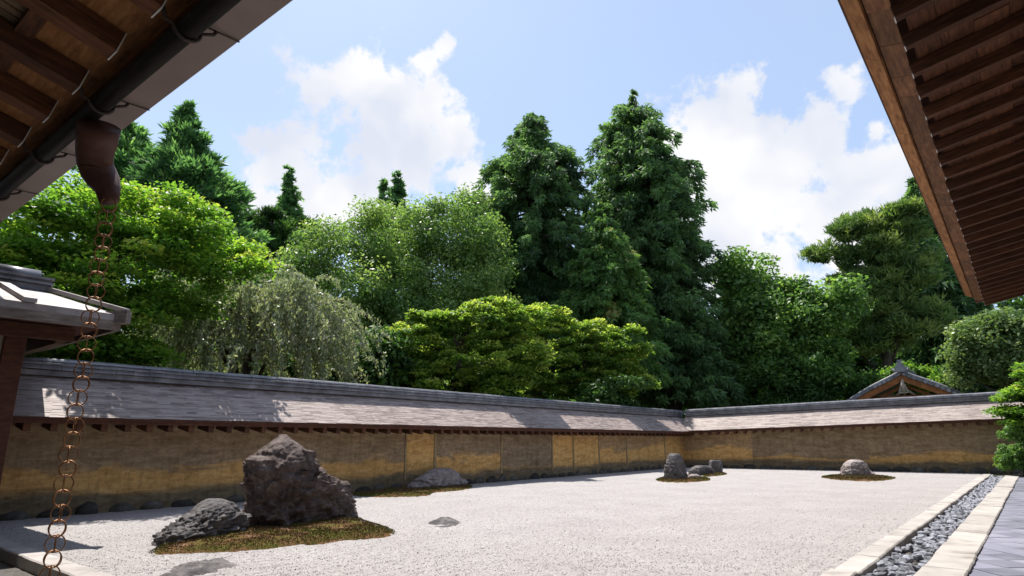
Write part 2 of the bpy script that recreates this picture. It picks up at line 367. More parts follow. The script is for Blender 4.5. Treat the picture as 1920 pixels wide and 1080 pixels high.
def clay_mat():
    """oil-bled earthen wall: ochre clay with sooty upper stain, dark foot; object colour = (stain amount, stain lower edge, tone)"""
    m, nt, p, out = new_mat('clay')
    N = nt.nodes; L = nt.links
    v = coords(nt, (1, 1, 1), False)
    st = N.new('ShaderNodeVectorMath'); st.operation = 'MULTIPLY'; st.inputs[1].default_value = (.8, .8, 3.2); L.new(v, st.inputs[0])
    sx = N.new('ShaderNodeSeparateXYZ'); L.new(v, sx.inputs[0])
    oi = N.new('ShaderNodeObjectInfo'); oc = N.new('ShaderNodeSeparateColor'); L.new(oi.outputs['Color'], oc.inputs[0])
    fine = noise_n(nt, st.outputs[0], 2.4, 9, .7, .6)
    ochre = ramp(nt, fine, [(.3, (0.397, 0.225, 0.081)), (.5, (0.602, 0.357, 0.129)), (.7, (0.747, 0.483, 0.208))])
    soot = ramp(nt, fine, [(.3, (0.172, 0.122, 0.073)), (.5, (0.287, 0.209, 0.132)), (.72, (0.420, 0.323, 0.211))])
    big = noise_n(nt, st.outputs[0], .55, 7, .65, .8)
    # soot above a wavy edge
    wob = math_n(nt, 'MULTIPLY', math_n(nt, 'SUBTRACT', big, .5), 1.3)
    h = math_n(nt, 'ADD', math_n(nt, 'SUBTRACT', sx.outputs['Z'], oc.outputs[1]), wob)
    mr = N.new('ShaderNodeMapRange'); mr.interpolation_type = 'SMOOTHSTEP'; mr.inputs['From Min'].default_value = -.06; mr.inputs['From Max'].default_value = .12
    L.new(h, mr.inputs['Value'])
    fac = math_n(nt, 'MULTIPLY', mr.outputs[0], oc.outputs[0])
    c = mixc(nt, fac, ochre, soot)
    # dark splash zone at the foot
    h2 = math_n(nt, 'ADD', sx.outputs['Z'], math_n(nt, 'MULTIPLY', math_n(nt, 'SUBTRACT', big, .5), .55))
    m2 = N.new('ShaderNodeMapRange'); m2.interpolation_type = 'SMOOTHSTEP'; m2.inputs['From Min'].default_value = .50; m2.inputs['From Max'].default_value = .30; m2.inputs['To Min'].default_value = 0; m2.inputs['To Max'].default_value = .85
    L.new(h2, m2.inputs['Value'])
    foot = ramp(nt, fine, [(.3, (0.062, 0.060, 0.045)), (.6, (0.150, 0.138, 0.106)), (.8, (0.275, 0.237, 0.163))])
    c = mixc(nt, m2.outputs[0], c, foot)
    dv = N.new('ShaderNodeVectorMath'); dv.operation = 'MULTIPLY'; dv.inputs[1].default_value = (5.0, 5.0, .45); L.new(v, dv.inputs[0])
    c = mixc(nt, 1.0, c, ramp(nt, noise_n(nt, dv.outputs[0], 1.3, 6, .65), [(.35, (.84, .83, .82)), (.52, (1, 1, 1))]), 'MULTIPLY')
    sp_n = noise_n(nt, v, 9, 7, .75)
    c = mixc(nt, 1.0, c, ramp(nt, sp_n, [(.36, (.72, .70, .68)), (.5, (1, 1, 1)), (.68, (1.12, 1.1, 1.06))]), 'MULTIPLY')
    hs = N.new('ShaderNodeHueSaturation'); hs.inputs['Saturation'].default_value = 1.0
    mt = N.new('ShaderNodeMapRange'); mt.inputs['To Min'].default_value = .6; mt.inputs['To Max'].default_value = 1.4
    L.new(oc.outputs[2], mt.inputs['Value']); L.new(mt.outputs[0], hs.inputs['Value']); L.new(c, hs.inputs['Color'])
    L.new(hs.outputs[0], p.inputs['Base Color']); p.inputs['Roughness'].default_value = .95; p.inputs['Specular IOR Level'].default_value = .1
    bump(nt, p, noise_n(nt, st.outputs[0], 6, 8, .7), .4, .015)
    return m
M['clay'] = clay_mat()
M['batten'] = simple('batten', [(.3, (.22, .15, .075)), (.6, (.36, .27, .15)), (.8, (.46, .38, .25))], 4, .9, (3, 3, 1), .3, .006)
def shingle_mat():
    m, nt, p, out = new_mat('shingle')
    at = nt.nodes.new('ShaderNodeAttribute'); at.attribute_name = 'tint'
    v = coords(nt, (1, 1, 1), False)
    sv = nt.nodes.new('ShaderNodeVectorMath'); sv.operation = 'MULTIPLY'; sv.inputs[1].default_value = (1, 1, 6); nt.links.new(v, sv.inputs[0])
    f = noise_n(nt, sv.outputs[0], 3.2, 9, .75); g = noise_n(nt, v, .8, 5, .6)
    t = math_n(nt, 'ADD', math_n(nt, 'MULTIPLY', at.outputs['Fac'], .25), math_n(nt, 'ADD', math_n(nt, 'MULTIPLY', f, .45), math_n(nt, 'MULTIPLY', g, .35)))
    c = ramp(nt, t, [(.30, (0.081, 0.059, 0.053)), (.43, (0.191, 0.149, 0.136)), (.55, (0.293, 0.236, 0.214)), (.72, (0.382, 0.316, 0.288))])
    nt.links.new(c, p.inputs['Base Color']); p.inputs['Roughness'].default_value = .65; p.inputs['Specular IOR Level'].default_value = .5
    bump(nt, p, f, .10, .006)
    return m
M['shingle'] = shingle_mat()

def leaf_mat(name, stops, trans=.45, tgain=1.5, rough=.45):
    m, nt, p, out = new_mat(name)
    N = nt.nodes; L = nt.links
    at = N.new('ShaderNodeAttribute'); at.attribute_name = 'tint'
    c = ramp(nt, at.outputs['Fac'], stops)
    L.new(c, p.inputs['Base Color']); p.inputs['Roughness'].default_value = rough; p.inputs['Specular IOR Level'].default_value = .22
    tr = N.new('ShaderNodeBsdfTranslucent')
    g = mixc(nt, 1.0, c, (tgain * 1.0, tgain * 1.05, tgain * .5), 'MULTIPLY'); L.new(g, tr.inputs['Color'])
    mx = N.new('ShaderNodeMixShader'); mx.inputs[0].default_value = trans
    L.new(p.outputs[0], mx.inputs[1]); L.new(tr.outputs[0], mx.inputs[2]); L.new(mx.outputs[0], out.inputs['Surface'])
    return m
M['l_maple'] = leaf_mat('leaf_maple', [(0, (0.070, 0.157, 0.027)), (.5, (0.125, 0.251, 0.038)), (.85, (0.213, 0.339, 0.050)), (1, (0.326, 0.376, 0.075))], .5, 1.6)
M['l_maple2'] = leaf_mat('leaf_maple_lime', [(0, (.07, .15, .03)), (.45, (.14, .235, .045)), (.8, (.25, .34, .07)), (1, (.37, .42, .11))], .52, 1.55)
M['l_cherry'] = leaf_mat('leaf_cherry', [(0, (0.089, 0.171, 0.059)), (.5, (0.163, 0.267, 0.089)), (1, (0.296, 0.385, 0.148))], .5, 1.4, .4)
M['l_weep'] = leaf_mat('leaf_weeping', [(0, (.13, .18, .10)), (.5, (.24, .29, .18)), (1, (.44, .46, .36))], .38, 1.25, .4)
M['l_cypress'] = leaf_mat('leaf_cypress', [(0, (0.053, 0.104, 0.057)), (.5, (0.108, 0.201, 0.087)), (1, (0.190, 0.323, 0.124))], 0.42, 1.6, .55)
M['l_cypress2'] = leaf_mat('leaf_cypress_olive', [(0, (0.060, 0.129, 0.047)), (.5, (0.113, 0.226, 0.068)), (.9, (0.181, 0.302, 0.095)), (1, (0.257, 0.226, 0.108))], 0.42, 1.5, .55)
M['l_cedar'] = leaf_mat('leaf_cedar', [(0, (0.045, 0.110, 0.054)), (.5, (0.099, 0.213, 0.093)), (1, (0.202, 0.353, 0.135))], 0.42, 1.6, .5)
M['l_pine'] = leaf_mat('leaf_pine', [(0, (0.055, 0.106, 0.042)), (.5, (0.124, 0.207, 0.065)), (1, (0.248, 0.317, 0.106))], 0.4, 1.5, .5)
M['l_broad'] = leaf_mat('leaf_broad', [(0, (0.060, 0.125, 0.044)), (.5, (0.115, 0.220, 0.063)), (1, (0.215, 0.337, 0.089))], 0.48, 1.6, .4)
M['l_dark'] = leaf_mat('leaf_dark', [(0, (0.026, 0.062, 0.019)), (.5, (0.047, 0.107, 0.030)), (1, (0.087, 0.176, 0.042))], 0.4, 1.4, .5)
M['l_olive'] = leaf_mat('leaf_olive', [(0, (0.079, 0.144, 0.051)), (.5, (0.151, 0.230, 0.086)), (1, (0.273, 0.345, 0.159))], 0.42, 1.3, .35)

# ------------------------------------------------------------------ ground, gravel, kerbs, channel, paving
g = put('ground', mesh_of('ground', [(-400, -300, -.16), (400, -300, -.16), (400, 500, -.16), (-400, 500, -.16)], [(0, 1, 2, 3)], M['soil'])); g['kind'] = 'structure'

ISL = []       # (polygon in world xy, name)
def px_poly(pts): return np.array([onz(x, y)[:2] for x, y in pts])
moss_defs = [
    ('main', [(283,1041),(300,1026),(345,1012),(400,1000),(450,985),(520,972),(600,966),(655,972),(700,983),(739,997),(722,1008),(650,1014),(600,1022),(560,1023),(500,1030),(430,1035),(360,1038)]),
    ('wall', [(655,928),(700,921),(760,914),(810,909),(870,909),(886,914),(862,920),(815,924),(800,930),(740,933),(690,932)]),
    ('far', [(1230,901),(1250,894),(1290,893),(1325,896),(1331,901),(1300,904),(1262,905)]),
    ('block', [(1318,891),(1335,886),(1357,887),(1362,890),(1340,893),(1325,894)]),
    ('west', [(1540,895),(1570,892),(1620,892),(1668,895),(1677,898),(1650,902),(1600,902),(1560,899)]),
]
GX0, GX1, GY0, GY1 = -14.05, -1.88, 2.75, 33.2
def gravel_surface():
    xs = np.arange(GX0, GX1 + .001, (GX1 - GX0) / 150); ys = np.concatenate([np.arange(GY0, 14, .07), np.arange(14, GY1 + .2, .2)])
    X, Y = np.meshgrid(xs, ys, indexing='ij'); Z = np.zeros_like(X)
    ctr = []
    for nm, pts in moss_defs:
        P = px_poly(pts); c = P.mean(0); ext = (P.max(0) - P.min(0)) / 2 * .95; ctr.append((c, ext))
    c4 = onz(836, 979)[:2]; ctr.append((c4, np.array([.45, .55])))
    for c, ext in ctr:
        d = np.sqrt(((X - c[0]) / ext[0]) ** 2 + ((Y - c[1]) / ext[1]) ** 2)
        r = (d - 1) * ext.mean()
        Z += np.where((r > .05) & (r < .75), .011 * np.cos((r - .05) * 2 * math.pi / .16) * np.clip((.75 - r) / .5, 0, 1), 0)
    Z += .006 * np.sin(X * 2 * math.pi / .19 + .4 * np.sin(Y * .8)) * (.5 + .5 * np.sin(Y * .33 + X))
    rr = np.random.default_rng(3); Z += rr.normal(0, .0025, Z.shape)
    nx, ny = X.shape
    V = np.stack([X, Y, Z], -1).reshape(-1, 3)
    i = np.arange(nx - 1)[:, None] * ny + np.arange(ny - 1)[None]
    Fc = np.stack([i, i + ny, i + ny + 1, i + 1], -1).reshape(-1, 4)
    return fast_mesh('gravel', V, Fc, M['gravel'], True)
gravel = put('gravel', gravel_surface()); gravel['kind'] = 'structure'

def scatter_stones(P, size, seed, squash=.6):
    """irregular octahedra around points P"""
    r = np.random.default_rng(seed); n = len(P)
    base = np.array([(1,0,0),(0,1,0),(-1,0,0),(0,-1,0),(0,0,1),(0,0,-1)], float)
    V = base[None] * r.uniform(.55, 1.15, (n, 6, 1)) + r.normal(0, .16, (n, 6, 3))
    a = r.uniform(0, 2 * math.pi, n); ca, sa = np.cos(a)[:, None], np.sin(a)[:, None]
    x = V[..., 0] * ca - V[..., 1] * sa; y = V[..., 0] * sa + V[..., 1] * ca
    t = r.normal(0, .35, n)[:, None]
    V = np.stack([x, y, V[..., 2] * squash + x * t], -1) * np.asarray(size).reshape(n, 1, 1) + P[:, None]
    f = np.array([(0,1,4),(1,2,4),(2,3,4),(3,0,4),(1,0,5),(2,1,5),(3,2,5),(0,3,5)])
    Fc = (f[None] + (np.arange(n) * 6)[:, None, None]).reshape(-1, 3)
    return V.reshape(-1, 3), Fc
def grains():
    r = np.random.default_rng(21)
    n = 160000
    px = r.uniform(-60, 1760, n); py = 1110 - (r.uniform(0, 1, n) ** 1.3) * 200
    D = (px - 960)[:, None] * _r + (540 - py)[:, None] * _u + FPX * _f
    t = (0 - CAMZ) / D[:, 2]; P = _c + D * t[:, None]
    ok = (P[:, 0] > GX0 + .3) & (P[:, 0] < GX1 - .02) & (P[:, 1] > GY0 + .02) & (P[:, 1] < 20)
    P = P[ok][:45000]
    s = r.uniform(.004, .0095, len(P)) * np.where(r.random(len(P)) < .06, 1.5, 1)
    P[:, 2] = s * .25
    V, Fc = scatter_stones(P, s, 22)
    return fast_mesh('gravel_grains', V, Fc, M['grain'], False, np.repeat(r.random(len(P)), 6))
gg = put('gravel_grains', grains(), gravel, kind='stuff')

def stone_run(name, along, p0, p1, c0, c1, z0, z1, mat, lens, seed, kind='structure'):
    """row of kerb stones along 'x' or 'y' from p0 to p1, across c0..c1"""
    root = bpy.data.objects.new(name, None); COL.objects.link(root); root.empty_display_size = .2
    root.location = ((c0 + c1) / 2, p0, 0) if along == 'y' else (p0, (c0 + c1) / 2, 0); root['kind'] = kind
    r = random.Random(seed); s = p0; k = 0
    while s < p1 - .05:
        l = min(r.uniform(*lens), p1 - s)
        j = r.uniform(-.008, .008); w = r.uniform(-.008, .008)
        d = (c0 + j, c1 + w, s + .008, s + l - .008, z0, z1 + r.uniform(-.008, .008)) if along == 'y' else (s + .006, s + l - .006, c0 + j, c1 + w, z0, z1 + r.uniform(-.008, .008))
        me = box_mesh('kerb_stone', d, mat, 0, .008, k)
        bm = bmesh.new(); bm.from_mesh(me)
        bmesh.ops.subdivide_edges(bm, edges=[e for e in bm.edges if e.calc_length() > .5], cuts=11, use_grid_fill=True)
        bmesh.ops.bevel(bm, geom=[e for e in bm.edges if len(e.link_faces) == 2 and e.calc_face_angle(0) > 1], offset=.014, segments=1, affect='EDGES')
        for v_ in bm.verts:
            q = v_.co.copy(); v_.co += Vector((mnoise.noise(q * 7), mnoise.noise(q * 7 + Vector((5, 0, 0))), mnoise.noise(q * 5 + Vector((0, 9, 0))) * .6)) * .011
        bm.to_mesh(me); bm.free(); put('kerb_stone', me, root)
        s += l; k += 1
    return root
stone_run('garden_kerb', 'y', 2.6, 31.95, -1.90, -1.64, -.14, .022, M['kerb'], (.9, 1.9), 1)
stone_run('paving_kerb', 'y', .2, 31.4, -1.17, -.76, -.14, .030, M['kerb'], (.8, 1.7), 2)
stone_run('side_kerb', 'x', -13.9, -1.95, 2.52, 2.78, -.14, .022, M['kerb_grey'], (1.3, 2.6), 3)
stone_run('side_paving_kerb', 'x', -13.9, -1.2, 1.75, 2.05, -.14, .022, M['kerb_grey'], (1.3, 2.6), 4)
ch = put('drain_channel', MB().box(-1.70, -1.12, .5, 32.2, -.155, -.12).mesh('drain_channel', M['channel'])); ch['kind'] = 'structure'
ch2 = put('side_drain_channel', MB().box(-14, -1.75, 2.0, 2.56, -.155, -.118).mesh('side_drain_channel', M['channel'])); ch2['kind'] = 'structure'
def chunk_mesh(seed):
    bm = bmesh.new(); bmesh.ops.create_icosphere(bm, subdivisions=1, radius=1)
    r = random.Random(seed)
    for v in bm.verts: v.co *= r.uniform(.72, 1.12); v.co.z *= .62; v.co.y *= .8
    me = bpy.data.meshes.new('pebble'); bm.to_mesh(me); bm.free(); me.materials.append(M['pebble']); return me
chunks = [chunk_mesh(i) for i in range(7)]
def pebbles():
    r = random.Random(9); pts = []
    y = 5.0
    while y < 31.6:
        for k in range(5):
            pts.append((r.uniform(-1.61, -1.20), y + r.uniform(-.06, .06), r.uniform(-.085, -.03), r.uniform(.045, .085)))
        y += .105
    pts.sort(key=lambda p: -p[3] / p[1] if p[1] > 7.2 else 0)
    for i, (x, y, z, s) in enumerate(pts[:300]):
        m = Matrix.Translation((x, y, z)) @ Matrix.Rotation(r.uniform(0, 6.3), 4, 'Z') @ Matrix.Rotation(r.uniform(-.5, .5), 4, 'X') @ Matrix.Scale(s, 4)
        put('pebble', chunks[i % 7], ch, m)
    rest = pts[300:]
    P = np.array([p[:3] for p in rest]); S = np.array([p[3] for p in rest])
    V, Fc = scatter_stones(P, S, 5, .7)
    put('pebble_bed', fast_mesh('pebble_bed', V, Fc, M['pebble']), ch, kind='stuff')
pebbles()

pav = put('paving', mesh_of('paving', [(-.765, -4, -.02), (4, -4, -.02), (4, 31.4, -.02), (-.765, 31.4, -.02)], [(0, 1, 2, 3)], M['channel'])); pav['kind'] = 'structure'
def floor_tiles():
    a = .40; h = a / math.sqrt(2); r = random.Random(4)
    full = None; x0 = -.757
    k = 0
    y = 4.0
    row = 0
    while y < 31.2:
        for c in range(0, 4):
            cx = x0 + (c * 2 + (row % 2)) * h
            q = h - .004
            pts = [(cx - q, y), (cx, y - q), (cx + q, y), (cx, y + q)]
            if c == 0 and row % 2 == 0: pts = [(cx, y - q), (cx + q, y), (cx, y + q)]
            z = -.004 + r.uniform(-.0025, .0025); tx = r.uniform(-.006, .006)
            n = len(pts)
            V = [(p[0], p[1], -.019) for p in pts] + [(p[0], p[1], z + (p[0] - cx) * tx) for p in pts]
            Fc = [tuple(range(n, 2 * n))] + [(i, (i + 1) % n, (i + 1) % n + n, i + n) for i in range(n)]
            put('floor_tile', mesh_of('floor_tile', V, Fc, M['floor_tile']), pav); k += 1
        y += h; row += 1
floor_tiles()
sp = put('side_paving', mesh_of('side_paving', [(-14, -4, -.021), (-.9, -4, -.021), (-.9, 1.74, -.021), (-14, 1.74, -.021)], [(0, 1, 2, 3)], M['kerb_grey'])); sp['kind'] = 'structure'
eg = put('end_ground', mesh_of('end_ground', [(-1.9, 31.4, -.012), (3, 31.4, -.012), (3, 34, -.012), (-1.9, 34, -.012)], [(0, 1, 2, 3)], M['soil'])); eg['kind'] = 'structure'
put('kerb_stone', box_mesh('kerb_stone', (-1.0, 2.0, 31.42, 31.7, -.1, .06), M['kerb_grey'], .012, .006, 3), eg)

# ------------------------------------------------------------------ earthen walls with shingle roofs
def garden_wall(label, O, e, gdir, length, zb, ze, zr, strips, stains, rafter_step, rafter0, seed, n_found, s_roof0=0.0, battens=True):
    """O inner-face start, e along, gdir towards the garden; zb/ze/zr = (start, end) heights of foot, eave, ridge top"""
    O = Vector(O); e = Vector(e).normalized(); gd = Vector(gdir).normalized()
    r = random.Random(seed); rg = np.random.default_rng(seed)
    root = thing('garden_wall', label, 'wall', O)
    lerp = lambda ab, s: ab[0] + (ab[1] - ab[0]) * s / length
    def P(s, n, z): return O + e * s + gd * n + Vector((0, 0, z))
    def prism(s0, s1, prof, name, mat, smooth=False):
        """prof: function s -> list of (n, z), closed polygon"""
        a = [P(s0, n, z) for n, z in prof(s0)]; b = [P(s1, n, z) for n, z in prof(s1)]; k = len(a)
        Fc = [(i, (i + 1) % k, (i + 1) % k + k, i + k) for i in range(k)] + [tuple(range(k - 1, -1, -1)), tuple(range(k, 2 * k))]
        return mesh_of(name, a + b, Fc, mat, smooth)
    # clay panels
    cuts = [0.0] + list(strips) + [length]
    for i in range(len(cuts) - 1):
        s0, s1 = cuts[i], cuts[i + 1]
        ns = max(2, int((s1 - s0) / .18)); nz = 10
        V = []; Fc = []
        for a in range(ns + 1):
            s = s0 + (s1 - s0) * a / ns
            for b in range(nz + 1):
                z0 = lerp(zb, s) - .12; z1 = lerp(ze, s) + .06
                z = z0 + (z1 - z0) * b / nz
                q = mnoise.fractal(P(s, 0, z) * .9, 1, 2, 4) * .018
                V.append(P(s, q if 0 < a < ns else 0, z))
        for a in range(ns):
            for b in range(nz):
                k = a * (nz + 1) + b; Fc.append((k, k + 1, k + nz + 2, k + nz + 1))
        m = len(V)
        for s in (s0, s1):
            V += [P(s, -.55, lerp(zb, s) - .12), P(s, -.55, lerp(ze, s) + .06)]
        Fc.append((m, m + 2, m + 3, m + 1)); Fc.append((0, m, m + 1, nz)); k = ns * (nz + 1); Fc.append((k, k + nz, m + 3, m + 2))
        o = put('clay_panel', mesh_of('clay_panel', V, Fc, M['clay'], True), root)
        o.color = (*stains[i % len(stains)], 1)
    for s in (strips if battens else []):
        w = .026 + r.uniform(0, .02)
        put('batten', prism(s - w, s + w, lambda q: [(-.05, lerp(zb, q) + .25), (.028, lerp(zb, q) + .25), (.028, lerp(ze, q) - .02), (-.05, lerp(ze, q) - .02)], 'batten', M['batten']), root)
    # foundation stones
    s = .1
    for i in range(n_found):
        l = length / n_found * r.uniform(.75, 1.0)
        bm = bmesh.new(); bmesh.ops.create_icosphere(bm, subdivisions=2, radius=1)
        sz = (l * .5, r.uniform(.09, .17), r.uniform(.10, .19))
        for v in bm.verts:
            v.co *= 1 + .22 * mnoise.noise(v.co * 1.6 + Vector((i * 3.1, seed, 0)))
            c = v.co.copy(); v.co = P(s + l * .5 + c.x * sz[0], .0 + c.y * sz[1], lerp(zb, s) + .02 + c.z * sz[2])
        me = bpy.data.meshes.new('foundation_stone'); bm.to_mesh(me); bm.free(); me.materials.append(M['found'])
        me.polygons.foreach_set('use_smooth', [True] * len(me.polygons))
        put('foundation_stone', me, root)
        s += length / n_found
    # rafters
    rm = None
    s = rafter0
    while s < length - .1:
        z = lerp(ze, s)
        V = []
        for n, dz in ((-.1, .06), (.50, -.045)):
            for ds in (-.055, .055):
                for h in (-.125, .02): V.append(P(s + ds, n, z + dz + h))
        Fc = [(0, 1, 3, 2), (4, 6, 7, 5), (0, 2, 6, 4), (1, 5, 7, 3), (0, 4, 5, 1), (2, 3, 7, 6)]
        put('rafter', mesh_of('rafter', V, Fc, M['wood_dark']), root)
        s += rafter_step * r.uniform(.97, 1.03)
    s0 = s_roof0
    put('eave_board', prism(s0, length, lambda q: [(.47, lerp(ze, q) - .02), (.56, lerp(ze, q) - .035), (.56, lerp(ze, q) + .035), (.47, lerp(ze, q) + .045)], 'eave_board', M['wood_red']), root)
    put('soffit', prism(s0, length, lambda q: [(-.02, lerp(ze, q) + .085), (.50, lerp(ze, q) - .018), (.50, lerp(ze, q) + .03), (-.02, lerp(ze, q) + .13)], 'soffit', M['wood_red']), root)
    # roof deck (both slopes), ridge at n = -.5
    NR = -.48; RH = .30
    dk = lambda q: [(.60, lerp(ze, q) + .03), (.60, lerp(ze, q) + .075), (NR, lerp(zr, q) - RH), (-1.56, lerp(ze, q) + .075), (-1.56, lerp(ze, q) + .03), (NR, lerp(zr, q) - RH - .15)]
    put('roof_deck', prism(s0, length, dk, 'roof_deck', M['wood_red']), root)
    # shingles on the garden slope
    Vs = []; T = []
    nc = 36
    L = length - s0
    for c in range(nc):
        s = s0 - rg.uniform(0, .2)
        t0 = c / nc
        while s < length:
            w = rg.uniform(.12, .55); a, b = max(s, s0), min(s + w - .003, length)
            s += w
            if b - a < .02: continue
            lift = rg.uniform(.0, .006); hang = rg.uniform(-.006, .010); t1 = min(1, t0 + 2.2 / nc)
            tt = rg.random()
            for q in (a, b):
                eb = lerp(ze, q) + .078; rb = lerp(zr, q) - RH + .004
                lo = P(q, .61 + (NR - .61) * t0 + hang, eb + (rb - eb) * t0 - hang * .8)
                hi = P(q, .61 + (NR - .61) * t1, eb + (rb - eb) * t1)
                up = Vector((gd.x * .6, gd.y * .6, .8))
                Vs += [lo - up * .001, lo + up * (.0015 + lift), hi + up * .0005]
            T += [tt] * 6
    n = len(Vs) // 6
    f = np.array([(0, 3, 4, 1), (1, 4, 5, 2)]); f2 = np.array([(0, 1, 2, 2)])
    Fc = (f[None] + (np.arange(n) * 6)[:, None, None]).reshape(-1, 4)
    put('shingles', fast_mesh('shingles', np.array([tuple(v) for v in Vs]), Fc, M['shingle'], False, T), root, kind='stuff')
    # ridge tiles
    def course(n0, n1, dz0, dz1, name, seg, rnd_top=False):
        mb = MB(); s = s0
        while s < length - .02:
            b = min(s + seg, length); j = r.uniform(-.006, .006); jz = r.uniform(-.004, .004)
            if rnd_top:
                prof = [(NR + (n1 - n0) / 2 * math.cos(t), dz0 + (dz1 - dz0) * math.sin(t)) for t in np.linspace(0, math.pi, 7)]
            else:
                prof = [(n1 + NR, dz0), (n1 + NR, dz1 - .008), (n1 + NR - .02, dz1), (n0 + NR + .02, dz1), (n0 + NR, dz1 - .008), (n0 + NR, dz0)]
            k = len(prof)
            A = [P(s + .003, n + j, lerp(zr, s) + z + jz) for n, z in prof]; B = [P(b - .003, n + j, lerp(zr, b) + z + jz) for n, z in prof]
            mb.add(A + B, [(i, (i + 1) % k, (i + 1) % k + k, i + k) for i in range(k)] + [tuple(range(k - 1, -1, -1)), tuple(range(k, 2 * k))])
            s += seg
        put(name, mb.mesh(name, M['tile']), root)
    course(-.16, .16, -RH - .04, -.235, 'ridge_bed', 1.2)
    course(-.21, .21, -.235, -.195, 'ridge_course', .32)
    course(-.17, .17, -.195, -.150, 'ridge_bed', .32)
    course(-.2, .2, -.150, -.108, 'ridge_course', .32)
    course(-.15, .15, -.108, -.075, 'ridge_bed', .32)
    course(-.17, .17, -.075, .0, 'ridge_cap', .34, True)
    return root

sy0 = 2.0
st_px = [760, 815, 940, 1035, 1075, 1123, 1175, 1247]
strips_s = [onx(q, 850, -14)[1] - sy0 for q in st_px]
st_S = [(.95, .82, .50), (.35, 1.3, .62), (1, .78, .55), (1, .42, .5), (.2, 1.3, .66), (.35, 1.25, .62), (.75, .9, .55), (.7, 1.0, .55), (.4, 1.1, .5)]
garden_wall('long earthen wall with grey shingle roof running from the gatehouse to the far corner', (-14, sy0, 0), (0, 1, 0), (1, 0, 0), 29.9, (0, 0), (1.66, 1.66), (2.87, 2.85), strips_s, st_S, .40, 1.35, 1, 52)
A = Vector((-14, 31, 0)); B = Vector((0.6, 33.42, 0)); eW = (B - A).normalized(); gW = Vector((eW.y, -eW.x, 0))
lenW = (B - A).length + 3
kW = lenW / (B - A).length
st_W = [(.75, .9, .42), (.95, .5, .28), (.95, .75, .30)]
garden_wall('shorter dark earthen wall closing the far end of the gravel court', A, eW, gW, lenW, (0, .05 * kW), (1.68, 1.68 + .47 * kW), (2.86, 2.86 + .50 * kW), [3.3, 8.2], st_W, .42, .55, 2, 26, s_roof0=.1, battens=False)

